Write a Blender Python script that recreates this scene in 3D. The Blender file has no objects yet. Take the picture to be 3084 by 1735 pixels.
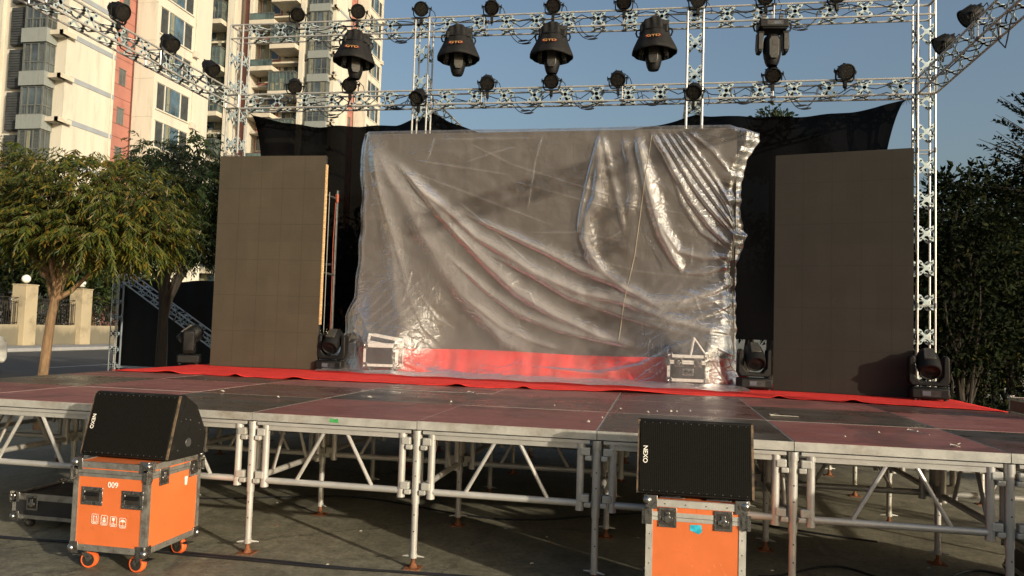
import bpy, math, random
import numpy as np
from mathutils import Vector, Matrix
random.seed(7); rng = np.random.default_rng(11)
sc = bpy.context.scene; col = sc.collection
R_ = math.radians
# ------------------------------------------------------------------ camera
CX, CY, CZ, YAW, PITCH, ROLL, FPX, H = 1.59594990, -5.05810182, 1.62523896, 0.188928185, 0.0550940745, 0.0308372035, 2315.75824, 0.990986526
_f = Vector((-math.sin(YAW)*math.cos(PITCH), math.cos(YAW)*math.cos(PITCH), math.sin(PITCH)))
_r0 = Vector((math.cos(YAW), math.sin(YAW), 0)); _u0 = _r0.cross(_f)
_r = _r0*math.cos(ROLL)+_u0*math.sin(ROLL); _u = -_r0*math.sin(ROLL)+_u0*math.cos(ROLL)
cam = bpy.data.objects.new('camera', bpy.data.cameras.new('camera')); col.objects.link(cam)
cam.matrix_world = Matrix(((_r.x, _u.x, -_f.x, CX), (_r.y, _u.y, -_f.y, CY), (_r.z, _u.z, -_f.z, CZ), (0, 0, 0, 1)))
cam.data.sensor_width = 36; cam.data.lens = 36*FPX/3084; cam.data.clip_start = .05; cam.data.clip_end = 3000
sc.camera = cam
CAM = Vector((CX, CY, CZ))
# ------------------------------------------------------------------ light
SUN_AZ = math.atan2(.815, -.58); SUN_EL = math.atan(.25)
world = bpy.data.worlds.new('World'); sc.world = world; world.use_nodes = True
wn = world.node_tree; bg = wn.nodes['Background']; bg.inputs['Strength'].default_value = .165
sky = wn.nodes.new('ShaderNodeTexSky'); sky.sky_type = 'NISHITA'; sky.sun_disc = False
sky.sun_elevation = SUN_EL; sky.sun_rotation = SUN_AZ; sky.air_density = 1.15; sky.dust_density = 5.5; sky.ozone_density = 1.7
wn.links.new(sky.outputs[0], bg.inputs[0])
sl = bpy.data.lights.new('sun', 'SUN'); sl.energy = 4.5; sl.angle = R_(.8); sl.color = (1, .885, .7)
sun = bpy.data.objects.new('sun', sl); col.objects.link(sun)
SD = Vector((math.sin(SUN_AZ)*math.cos(SUN_EL), math.cos(SUN_AZ)*math.cos(SUN_EL), math.sin(SUN_EL)))
sun.rotation_euler = SD.to_track_quat('Z', 'Y').to_euler(); sun.location = (20, -20, 20)
sc.view_settings.view_transform = 'Standard'; sc.view_settings.look = 'None'
sc.view_settings.exposure = 0.0; sc.view_settings.gamma = 1

# ------------------------------------------------------------------ survey helpers: a sight line met with a real plane
def _ray(p):
    x = p[0]*3084/2576; y = p[1]*3084/2576
    return _f+_r*((x-1542)/FPX)-_u*((y-867.5)/FPX)
def onz(px, py, z): d = _ray((px, py)); return CAM+d*((z-CZ)/d.z)
def ony(px, py, y): d = _ray((px, py)); return CAM+d*((y-CY)/d.y)
def onx(px, py, x): d = _ray((px, py)); return CAM+d*((x-CX)/d.x)

# ------------------------------------------------------------------ mesh builder
class MB:
    def __init__(s, M=None): s.v = []; s.f = []; s.m = []; s.M = M or Matrix(); s.k = 0
    def add(s, vs, fs, M=None):
        b = len(s.v); T = s.M @ M if M is not None else s.M
        s.v += [tuple(T @ Vector(v)) for v in vs]; s.f += [tuple(b+i for i in f) for f in fs]; s.m += [s.k]*len(fs); return s
    def box(s, x0, x1, y0, y1, z0, z1, M=None):
        return s.add([(x0,y0,z0),(x1,y0,z0),(x1,y1,z0),(x0,y1,z0),(x0,y0,z1),(x1,y0,z1),(x1,y1,z1),(x0,y1,z1)],
                     [(0,3,2,1),(4,5,6,7),(0,1,5,4),(1,2,6,5),(2,3,7,6),(3,0,4,7)], M)
    def quad(s, a, b, c, d): return s.add([a,b,c,d], [(0,1,2,3)])
    def tube(s, p, q, r, n=8, r2=None, cap=True):
        p = Vector(p); q = Vector(q); r2 = r if r2 is None else r2; d = (q-p)
        if d.length < 1e-6: return s
        d.normalize(); a = d.orthogonal().normalized(); b = d.cross(a); vs = []; fs = []
        for c, rr in ((p, r), (q, r2)):
            for i in range(n):
                t = 2*math.pi*i/n; vs.append(c+a*(rr*math.cos(t))+b*(rr*math.sin(t)))
        for i in range(n): j = (i+1) % n; fs.append((i, j, n+j, n+i))
        if cap: fs.append(tuple(range(n-1, -1, -1))); fs.append(tuple(range(n, 2*n)))
        return s.add(vs, fs)
    def path(s, pts, r, n=6, r2=None):
        pts = [Vector(p) for p in pts]; m = len(pts); r2 = r if r2 is None else r2; vs = []; fs = []; pa = None
        for k, p in enumerate(pts):
            d = (pts[min(k+1, m-1)]-pts[max(k-1, 0)]).normalized()
            a = (pa-d*pa.dot(d)).normalized() if pa is not None and (pa-d*pa.dot(d)).length > 1e-4 else d.orthogonal().normalized()
            pa = a; b = d.cross(a); rr = r+(r2-r)*k/(m-1)
            for i in range(n):
                t = 2*math.pi*i/n; vs.append(p+a*(rr*math.cos(t))+b*(rr*math.sin(t)))
        for k in range(m-1):
            for i in range(n): j = (i+1) % n; fs.append((k*n+i, k*n+j, (k+1)*n+j, (k+1)*n+i))
        fs.append(tuple(range(n-1, -1, -1))); fs.append(tuple(range((m-1)*n, m*n)))
        return s.add(vs, fs)
    def lathe(s, prof, n=20, M=None, sq=None):
        vs = []; fs = []; m = len(prof)
        for (r, z) in prof:
            for i in range(n):
                t = 2*math.pi*i/n; vs.append((r*math.cos(t), r*math.sin(t)*(sq or 1), z))
        for k in range(m-1):
            for i in range(n): j = (i+1) % n; fs.append((k*n+i, k*n+j, (k+1)*n+j, (k+1)*n+i))
        if prof[0][0] > 1e-4: fs.append(tuple(range(n-1, -1, -1)))
        if prof[-1][0] > 1e-4: fs.append(tuple(range((m-1)*n, m*n)))
        return s.add(vs, fs, M)
    def prism(s, poly, t0, t1, M=None):
        n = len(poly); vs = [(x, y, t0) for x, y in poly]+[(x, y, t1) for x, y in poly]
        fs = [tuple(range(n-1, -1, -1)), tuple(range(n, 2*n))]+[(i, (i+1) % n, n+(i+1) % n, n+i) for i in range(n)]
        return s.add(vs, fs, M)
    def build(s, name, mats, parent=None, smooth=True, bevel=0, loc=None):
        me = bpy.data.meshes.new(name); me.from_pydata(s.v, [], s.f)
        if not isinstance(mats, (list, tuple)): mats = [mats]
        for m in mats: me.materials.append(m)
        if len(mats) > 1: me.polygons.foreach_set('material_index', s.m)
        if smooth:
            me.polygons.foreach_set('use_smooth', [True]*len(me.polygons)); me.set_sharp_from_angle(angle=R_(38))
        me.update(); o = bpy.data.objects.new(name, me); col.objects.link(o)
        if parent is not None: o.parent = parent
        if loc is not None: o.location = loc
        if bevel:
            b = o.modifiers.new('bevel', 'BEVEL'); b.width = bevel; b.segments = 2; b.limit_method = 'ANGLE'
        return o
def tag(o, label=None, cat=None, group=None, kind=None):
    if label: o['label'] = label
    if cat: o['category'] = cat
    if group: o['group'] = group
    if kind: o['kind'] = kind
    return o
def thing(name, label, cat, loc=(0,0,0), rz=0, group=None):
    o = bpy.data.objects.new(name, None); col.objects.link(o); o.location = loc; o.rotation_euler = (0, 0, rz); o.empty_display_size = .1
    return tag(o, label, cat, group)
def dup(o, loc, rz, label, parent=None):
    c = o.copy(); col.objects.link(c)
    if parent is None: c.location = loc; c.rotation_euler = (0, 0, rz); c['label'] = label
    else: c.parent = parent
    for ch in list(o.children): dup(ch, None, None, None, c)
    return c
def Tr(x, y, z): return Matrix.Translation((x, y, z))
def Rx(a): return Matrix.Rotation(a, 4, 'X')
def Ry(a): return Matrix.Rotation(a, 4, 'Y')
def Rz(a): return Matrix.Rotation(a, 4, 'Z')

# ------------------------------------------------------------------ materials
def _new(name):
    m = bpy.data.materials.new(name); m.use_nodes = True; nt = m.node_tree; return m, nt, nt.nodes['Principled BSDF']
def noise(nt, scale, detail=5, rough=.6, vec=None, dist=0):
    n = nt.nodes.new('ShaderNodeTexNoise'); n.inputs['Scale'].default_value = scale; n.inputs['Detail'].default_value = detail
    n.inputs['Roughness'].default_value = rough; n.inputs['Distortion'].default_value = dist
    if vec is not None: nt.links.new(vec, n.inputs['Vector'])
    return n
def ramp(nt, src, stops):
    r = nt.nodes.new('ShaderNodeValToRGB'); e = r.color_ramp.elements
    while len(e) < len(stops): e.new(.5)
    for k, (p, c) in enumerate(stops):
        e[k].position = p; e[k].color = (*c, 1) if not isinstance(c, float) else (c, c, c, 1)
    nt.links.new(src, r.inputs[0]); return r
def mixc(nt, fac, a, b, mode='MIX'):
    m = nt.nodes.new('ShaderNodeMix'); m.data_type = 'RGBA'; m.blend_type = mode
    for i, v in ((0, fac), (6, a), (7, b)):
        if hasattr(v, 'links') or isinstance(v, bpy.types.NodeSocket): nt.links.new(v, m.inputs[i])
        elif isinstance(v, (int, float)): m.inputs[i].default_value = v if i == 0 else (v, v, v, 1)
        else: m.inputs[i].default_value = (*v, 1)
    return m.outputs[2]
def math_(nt, op, a, b=None, c=None):
    m = nt.nodes.new('ShaderNodeMath'); m.operation = op
    for i, v in enumerate((a, b, c)):
        if v is None: continue
        if isinstance(v, (int, float)): m.inputs[i].default_value = v
        else: nt.links.new(v, m.inputs[i])
    return m.outputs[0]
def bump(nt, bs, h, strength, dist=.01):
    b = nt.nodes.new('ShaderNodeBump'); b.inputs['Strength'].default_value = strength; b.inputs['Distance'].default_value = dist
    nt.links.new(h, b.inputs['Height']); nt.links.new(b.outputs[0], bs.inputs['Normal']); return b
def tco(nt, kind='Object', scale=None, rot=None):
    t = nt.nodes.new('ShaderNodeTexCoord').outputs[kind]
    if scale or rot:
        mp = nt.nodes.new('ShaderNodeMapping'); nt.links.new(t, mp.inputs[0])
        if scale: mp.inputs['Scale'].default_value = scale
        if rot: mp.inputs['Rotation'].default_value = rot
        t = mp.outputs[0]
    return t
def geo(nt, kind='Position', scale=None, rot=None):
    t = nt.nodes.new('ShaderNodeNewGeometry').outputs[kind]
    if scale or rot:
        mp = nt.nodes.new('ShaderNodeMapping'); nt.links.new(t, mp.inputs[0])
        if scale: mp.inputs['Scale'].default_value = scale
        if rot: mp.inputs['Rotation'].default_value = rot
        t = mp.outputs[0]
    return t
def mat(name, c, rough=.6, metal=0, var=.25, scale=6, bmp=0, bscale=60, dirt=None, dirt_amt=.35, spec=.5, dscale=2.5, stretch=None):
    m, nt, bs = _new(name); tc = tco(nt, 'Object', stretch); n = noise(nt, scale, vec=tc)
    lo = tuple(v*(1-var) for v in c); hi = tuple(min(1, v*(1+var)) for v in c)
    r = ramp(nt, n.outputs[0], [(.3, lo), (.7, hi)]); out = r.outputs[0]
    if dirt:
        n2 = noise(nt, dscale, 6, .7, tc); f = ramp(nt, n2.outputs[0], [(.62-dirt_amt*.4, 0.), (.8-dirt_amt*.3, 1.)]); out = mixc(nt, f.outputs[0], out, dirt)
    nt.links.new(out, bs.inputs['Base Color'])
    rr = ramp(nt, n.outputs[0], [(.2, max(.03, rough-.1)), (.8, min(1., rough+.12))]); nt.links.new(rr.outputs[0], bs.inputs['Roughness'])
    bs.inputs['Metallic'].default_value = metal; bs.inputs['Specular IOR Level'].default_value = spec
    if bmp:
        n3 = noise(nt, bscale, 4, .6, tc); bump(nt, bs, n3.outputs[0], bmp)
    return m
M = {}
M['alu'] = mat('aluminium', (.43,.425,.39), .45, .25, .18, 9, .15, 80, dirt=(.22,.17,.12), dirt_amt=.25)
M['alu_tube'] = mat('bright_tube', (.47,.46,.43), .38, .35, .12, 5, .05, 60, dirt=(.35,.3,.25), dirt_amt=.1)
M['plate'] = mat('zinc_plate', (.42,.5,.51), .45, .3, .2, 12)
M['darkmetal'] = mat('dark_steel', (.12,.12,.12), .45, .7, .3, 20)
M['chrome'] = mat('chrome_hardware', (.5,.49,.47), .25, .95, .3, 40, dirt=(.08,.07,.06), dirt_amt=.5, dscale=40)
M['rust'] = mat('rusty_steel', (.2,.075,.03), .85, .1, .5, 25, .5, 90)
M['blackplastic'] = mat('black_plastic', (.008,.008,.0075), .55, 0, .3, 20, .15, 200, spec=.22)
M['headgrey'] = mat('grey_lamp_shell', (.04,.037,.03), .38, 0, .25, 14, spec=.5)
M['blackcloth'] = mat('black_nylon', (.0085,.008,.0075), .72, 0, .3, 10, .6, 14, spec=.3)
M['lens'] = mat('dark_lens', (.008,.008,.008), .3, 0, .2, 10, spec=.4)
M['lensdot'] = mat('lens_dots', (.035,.032,.026), .25, 0, .2, 10)
M['cable'] = mat('black_rubber', (.012,.012,.014), .5, 0, .2, 10)
M['orange'] = mat('orange_laminate', (.62,.15,.042), .42, 0, .06, 5, .06, 300, dirt=(.5,.12,.04), dirt_amt=.12, dscale=12)
def scuff(m, c, sc=7, lo=.66, amt=.5):
    nt = m.node_tree; bs = nt.nodes['Principled BSDF']; src = bs.inputs['Base Color'].links[0].from_socket
    n = noise(nt, sc, 8, .8, tco(nt, 'Object', (1, 1, .35), (0, .6, 0)), 2.0); f = ramp(nt, n.outputs[0], [(lo, 0.), (lo+.03, amt)]); nt.links.new(mixc(nt, f.outputs[0], src, c), bs.inputs['Base Color'])
scuff(M['orange'], (.85,.5,.3), 9, .64, .4); scuff(M['orange'], (.25,.08,.03), 5, .66, .5); scuff(M['headgrey'], (.12,.11,.09), 9, .6, .4)
M['shadedorange'] = mat('shaded_orange_laminate', (.1,.018,.012), .6, 0, .15, 6)  # orange case laminate with its shade mixed into the colour
M['casetrim'] = mat('case_trim', (.36,.35,.32), .4, .7, .2, 15, .1, 60, dirt=(.12,.1,.08), dirt_amt=.3, dscale=9)
M['blackpanel'] = mat('black_laminate', (.02,.02,.022), .4, 0, .3, 12, .1, 200)
M['wheel'] = mat('orange_wheel', (.75,.13,.03), .5, 0, .15, 20)
M['tyre'] = mat('tyre_rubber', (.02,.02,.02), .8, 0, .2, 20)
M['white'] = mat('white_print', (.8,.76,.68), .6, 0, .08, 20)
M['tape'] = mat('blue_tape', (.02,.4,.55), .5, 0, .4, 40)
M['wornedge'] = mat('worn_edge', (.2,.13,.07), .8, 0, .6, 60, dirt=(.02,.02,.02), dirt_amt=.6, dscale=30)
M['redcloth'] = mat('red_carpet', (.72,.04,.032), .85, 0, .16, 3, .35, 260, spec=.2, dirt=(.4,.05,.04), dirt_amt=.1)
M['cream'] = mat('cream_render', (.56,.53,.445), .85, 0, .08, .35, .1, 8, dirt=(.42,.39,.32), dirt_amt=.25, dscale=.9, stretch=(1.6,1.6,.22))
M['pier'] = mat('buff_pier', (.4,.335,.22), .9, 0, .1, .8, .1, 8, dirt=(.2,.17,.11), dirt_amt=.25, dscale=.9)
M['redwall'] = mat('red_render', (.35,.15,.118), .85, 0, .14, .5, .1, 8, dirt=(.28,.1,.08), dirt_amt=.2, dscale=.6)
M['greypanel'] = mat('grey_panel', (.235,.26,.25), .7, 0, .14, 1.2, .05, 8, dirt=(.17,.18,.16), dirt_amt=.3, dscale=1.2, stretch=(3,3,.6))
M['louverdark'] = mat('dark_louver', (.05,.055,.055), .6, 0, .3, 2)
M['ledge'] = mat('blue_grey_band', (.27,.3,.33), .8, 0, .1, 1)
M['frame'] = mat('dark_window_frame', (.13,.14,.13), .5, .2, .15, 3)
M['wframe'] = mat('pale_window_frame', (.55,.5,.42), .6, 0, .1, 3)
M['curtain'] = mat('curtain_cloth', (.2,.2,.14), .9, 0, .5, 3, stretch=(9,9,.4))
M['groove'] = mat('dark_groove', (.12,.04,.03), .9, 0, .1, 2)
M['interior'] = mat('dark_room', (.03,.032,.03), .9, 0, .5, 1)
M['slab'] = mat('balcony_slab', (.55,.5,.4), .85, 0, .1, .6, dirt=(.35,.31,.25), dirt_amt=.25, dscale=.8)
M['soffit'] = mat('soffit', (.3,.26,.2), .9, 0, .1, .6)
M['bark'] = mat('bark', (.2,.125,.065), .9, 0, .3, 8, .8, 30, stretch=(3,3,.8), dirt=(.1,.07,.045), dirt_amt=.35, dscale=5)
M['darkbark'] = mat('dark_bark', (.032,.024,.017), .9, 0, .35, 8, .8, 30, stretch=(3,3,.8))
M['globe'] = mat('globe_glass', (.8,.78,.72), .3, 0, .06, 5)
M['iron'] = mat('iron_bars', (.05,.045,.04), .5, .5, .2, 10)
M['carpaint'] = mat('white_car_paint', (.7,.68,.6), .2, 0, .03, 2, spec=.6)
M['litter'] = mat('paper_scrap', (.45,.42,.35), .8, 0, .15, 30)
M['rope'] = mat('pale_rope', (.42,.36,.25), .8, 0, .2, 60)
M['orangerope'] = mat('orange_strap', (.3,.07,.035), .7, 0, .2, 40)
M['woodedge'] = mat('cabinet_edge', (.42,.27,.13), .55, 0, .3, 20, stretch=(1,1,6), dirt=(.75,.55,.3), dirt_amt=.4, dscale=14)
M['yellowlogo'] = mat('logo_yellow', (.42,.22,.07), .6, 0, .1, 20)
M['redlogo'] = mat('logo_red', (.3,.03,.02), .6, 0, .1, 20)
M['display'] = mat('display_window', (.09,.1,.12), .2, 0, .2, 10)
M['green'] = mat('green_paint', (.05,.3,.08), .7, 0, .4, 40)
M['lamppost'] = mat('pale_post', (.55,.53,.48), .5, .2, .1, 6)
M['brownstrap'] = mat('brown_tape', (.2,.07,.04), .7, 0, .2, 30)

def glass_mat(name, c, rough=.06):
    m, nt, bs = _new(name); tc = geo(nt); n = noise(nt, .45, 3, .6, tc)
    r = ramp(nt, n.outputs[0], [(.35, tuple(v*.35 for v in c)), (.65, tuple(v*1.6 for v in c))]); nt.links.new(r.outputs[0], bs.inputs['Base Color'])
    bs.inputs['Roughness'].default_value = rough; bs.inputs['Specular IOR Level'].default_value = .9
    n2 = noise(nt, 1.3, 2, .5, tc); bump(nt, bs, n2.outputs[0], .12, .05); return m
M['glass'] = glass_mat('window_glass', (.06,.075,.08)); M['blueglass'] = glass_mat('blue_window_glass', (.07,.12,.16)); M['greenglass'] = glass_mat('balcony_glass', (.07,.1,.09), .12)
M['carglass'] = glass_mat('car_glass', (.02,.025,.03))

def leaf_mat(name, stops, rough=.5, trans=.25, spec=.35):
    m, nt, bs = _new(name); g = nt.nodes.new('ShaderNodeNewGeometry'); r = ramp(nt, g.outputs['Random Per Island'], stops)
    n = noise(nt, 1.1, 3, .6, g.outputs['Position']); f = ramp(nt, n.outputs[0], [(.35, .55), (.65, 1.25)])
    c = mixc(nt, 1., r.outputs[0], f.outputs[0], 'MULTIPLY'); nt.links.new(c, bs.inputs['Base Color']); bs.inputs['Roughness'].default_value = rough
    bs.inputs['Specular IOR Level'].default_value = spec
    t = nt.nodes.new('ShaderNodeBsdfTranslucent'); nt.links.new(c, t.inputs[0]); mx = nt.nodes.new('ShaderNodeMixShader'); mx.inputs[0].default_value = trans
    out = nt.nodes['Material Output']; nt.links.new(bs.outputs[0], mx.inputs[1]); nt.links.new(t.outputs[0], mx.inputs[2]); nt.links.new(mx.outputs[0], out.inputs[0]); return m
M['leafA'] = leaf_mat('yellow_green_leaves', [(0, (.03,.048,.008)), (.45, (.06,.082,.011)), (.75, (.11,.115,.015)), (1, (.2,.13,.018))], trans=.3)
M['leafB'] = leaf_mat('green_leaves', [(0, (.012,.026,.007)), (.5, (.022,.042,.009)), (.9, (.04,.058,.012)), (1, (.08,.08,.015))])
M['leafD'] = leaf_mat('dark_leaves', [(0, (.005,.009,.004)), (.5, (.009,.016,.005)), (.92, (.018,.024,.007)), (1, (.04,.036,.009))], trans=.12, rough=.8, spec=.1)
M['leafP'] = leaf_mat('pale_shrub_leaves', [(0, (.05,.08,.04)), (.6, (.09,.12,.05)), (1, (.3,.22,.2))])

def concrete_ground():
    m, nt, bs = _new('plaza_concrete'); g = geo(nt); n1 = noise(nt, .7, 6, .65, g); n2 = noise(nt, 6, 6, .7, g); n3 = noise(nt, 55, 3, .6, g)
    a = ramp(nt, n1.outputs[0], [(.3, (.15,.142,.098)), (.55, (.24,.225,.16)), (.75, (.33,.31,.225))])
    b = ramp(nt, n2.outputs[0], [(.3, .6), (.7, 1.15)]); c = mixc(nt, 1., a.outputs[0], b.outputs[0], 'MULTIPLY')
    d = ramp(nt, n3.outputs[0], [(.4, .85), (.68, 1.05), (.76, 1.9)]); c = mixc(nt, 1., c, d.outputs[0], 'MULTIPLY')
    s = noise(nt, 1.6, 7, .75, geo(nt, 'Position', (1, .35, 1), (0, 0, .5)), 1.5); f = ramp(nt, s.outputs[0], [(.54, 0.), (.66, .7)]); c = mixc(nt, f.outputs[0], c, (.07,.062,.05))
    vv = nt.nodes.new('ShaderNodeTexVoronoi'); vv.feature = 'DISTANCE_TO_EDGE'; vv.inputs['Scale'].default_value = .45; mv = nt.nodes.new('ShaderNodeVectorMath'); mv.operation = 'MULTIPLY_ADD'; nt.links.new(n2.outputs['Color'], mv.inputs[0]); mv.inputs[1].default_value = (.5, .5, 0); nt.links.new(g, mv.inputs[2]); nt.links.new(mv.outputs[0], vv.inputs['Vector'])
    cf = ramp(nt, vv.outputs['Distance'], [(0, .75), (.006, .0)]); c = mixc(nt, cf.outputs[0], c, (.04,.036,.03))
    n9 = noise(nt, 22, 6, .8, g); c9 = ramp(nt, n9.outputs[0], [(.35, .7), (.65, 1.25)]); c = mixc(nt, 1., c, c9.outputs[0], 'MULTIPLY')
    n10 = noise(nt, 9, 4, .7, geo(nt, 'Position', (.3, 3, 1), (0, 0, .25)), 1.5); c10 = ramp(nt, n10.outputs[0], [(.62, 0.), (.7, .35)]); c = mixc(nt, c10.outputs[0], c, (.42,.38,.3))
    nt.links.new(c, bs.inputs['Base Color']); r = ramp(nt, n2.outputs[0], [(.3, .55), (.7, .85)]); nt.links.new(r.outputs[0], bs.inputs['Roughness'])
    h = math_(nt, 'ADD', n2.outputs[0], math_(nt, 'MULTIPLY', n3.outputs[0], .5)); bump(nt, bs, h, .5, .006); return m
M['ground'] = concrete_ground()
M['asphalt'] = mat('asphalt', (.055,.058,.062), .85, 0, .2, .8, .4, 40)
M['kerb'] = mat('kerb_stone', (.3,.3,.3), .85, 0, .12, 2, .1, 30)
M['paint'] = mat('road_paint', (.4,.4,.38), .8, 0, .35, 9)
M['grassground'] = mat('grass_soil', (.04,.055,.018), .95, 0, .5, 2.5, .6, 30)
def stained_wall():
    m, nt, bs = _new('stained_wall'); g = geo(nt); n1 = noise(nt, 1.2, 5, .7, geo(nt, 'Position', (1, 1, .35)))
    a = ramp(nt, n1.outputs[0], [(.3, (.36,.3,.19)), (.7, (.52,.45,.31))])
    z = nt.nodes.new('ShaderNodeSeparateXYZ'); nt.links.new(g, z.inputs[0])
    zz = math_(nt, 'ADD', z.outputs[2], math_(nt, 'MULTIPLY', n1.outputs[0], -1.6)); f = ramp(nt, zz, [(0., .85), (.6, 0.)])
    c = mixc(nt, f.outputs[0], a.outputs[0], (.12,.11,.08)); nt.links.new(c, bs.inputs['Base Color']); bs.inputs['Roughness'].default_value = .9; return m
M['wallstain'] = stained_wall()

def deck_mat(name, c, c2, rough, spec=.5, streak=.5, wear=(.3,.27,.22), patch=(.05,.035,.028), patch_amt=.45):
    m, nt, bs = _new(name); g = geo(nt); oi = nt.nodes.new('ShaderNodeObjectInfo')
    gs = geo(nt, 'Position', (1.1, 7, 1)); n1 = noise(nt, 1.5, 7, .7, gs, .6); n2 = noise(nt, 2.2, 6, .7, g); n3 = noise(nt, 60, 2, .5, g)
    a = ramp(nt, n1.outputs[0], [(.3, tuple(v*(1-streak) for v in c)), (.6, c), (.75, c2)])
    b = ramp(nt, oi.outputs['Random'], [(0, .8), (1, 1.2)]); cc = mixc(nt, 1., a.outputs[0], b.outputs[0], 'MULTIPLY')
    sp = ramp(nt, n3.outputs[0], [(.72, 0.), (.77, .8)]); cc = mixc(nt, sp.outputs[0], cc, wear)
    ds = ramp(nt, n2.outputs[0], [(.45, 0.), (.75, .2)]); cc = mixc(nt, ds.outputs[0], cc, (.2,.17,.14)); n6 = noise(nt, 1.1, 6, .7, g, 1.0); o6 = ramp(nt, n6.outputs[0], [(.52, 0.), (.6, patch_amt)]); cc = mixc(nt, o6.outputs[0], cc, patch); n7 = noise(nt, 26, 5, .75, geo(nt, 'Position', (.25, 1, 1), (0, 0, .5)), 1.0); o7 = ramp(nt, n7.outputs[0], [(.6, 0.), (.7, .3)]); cc = mixc(nt, o7.outputs[0], cc, (.22,.19,.16))
    nt.links.new(cc, bs.inputs['Base Color']); rr = ramp(nt, n2.outputs[0], [(.3, max(.04, rough-.12)), (.7, rough+.25)]); nt.links.new(rr.outputs[0], bs.inputs['Roughness'])
    bs.inputs['Specular IOR Level'].default_value = spec; bump(nt, bs, n1.outputs[0], .12, .003); return m
M['deckred'] = deck_mat('red_film_plywood', (.25,.09,.078), (.31,.14,.12), .42, .4, .3)
M['deckdark'] = deck_mat('dark_worn_plywood', (.068,.056,.044), (.14,.115,.09), .27, .5, .5, patch=(.16,.07,.06), patch_amt=.5)

def led_mat(name, c, sx=.32, sz=.5):
    m, nt, bs = _new(name); tc = tco(nt); n = noise(nt, 2.5, 5, .6, tc); z = nt.nodes.new('ShaderNodeSeparateXYZ'); nt.links.new(tc, z.inputs[0])
    def seam(s, per, w):
        f = math_(nt, 'FRACT', math_(nt, 'DIVIDE', s, per)); f = math_(nt, 'ABSOLUTE', math_(nt, 'SUBTRACT', f, .5)); return math_(nt, 'GREATER_THAN', f, .5-w/per)
    sm = math_(nt, 'MAXIMUM', seam(z.outputs[0], sx, .006), seam(z.outputs[2], sz, .006))
    fine = math_(nt, 'MAXIMUM', seam(z.outputs[0], .02, .003), seam(z.outputs[2], .02, .003))
    a = ramp(nt, n.outputs[0], [(.3, tuple(v*.9 for v in c)), (.7, tuple(v*1.12 for v in c))]); n2 = noise(nt, 300, 1, .5, tc)
    b = ramp(nt, n2.outputs[0], [(.3, .8), (.7, 1.2)]); cc = mixc(nt, 1., a.outputs[0], b.outputs[0], 'MULTIPLY')
    cc = mixc(nt, math_(nt, 'MULTIPLY', fine, .25), cc, tuple(v*.6 for v in c)); cc = mixc(nt, math_(nt, 'MULTIPLY', sm, .28), cc, tuple(v*.35 for v in c)); fl = nt.nodes.new('ShaderNodeVectorMath'); fl.operation = 'SNAP'; fl.inputs[1].default_value = (sx, 1, sz); ofs = nt.nodes.new('ShaderNodeVectorMath'); ofs.operation = 'ADD'; ofs.inputs[1].default_value = (sx/2, 0, sz/2); nt.links.new(tc, ofs.inputs[0]); nt.links.new(ofs.outputs[0], fl.inputs[0]); wnz = nt.nodes.new('ShaderNodeTexWhiteNoise'); nt.links.new(fl.outputs[0], wnz.inputs[0]); tv = ramp(nt, wnz.outputs[0], [(0, .95), (1, 1.05)]); cc = mixc(nt, 1., cc, tv.outputs[0], 'MULTIPLY')
    nt.links.new(cc, bs.inputs['Base Color']); bs.inputs['Roughness'].default_value = .75; bs.inputs['Specular IOR Level'].default_value = .25; return m
M['led'] = led_mat('led_face', (.064,.053,.036)); M['ledshaded'] = led_mat('led_face_shaded', (.028,.0245,.02)); M['screen'] = led_mat('screen_face', (.085,.072,.055), .5, .5)  # right panel: same face as the left, darkened to carry its shade

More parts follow.
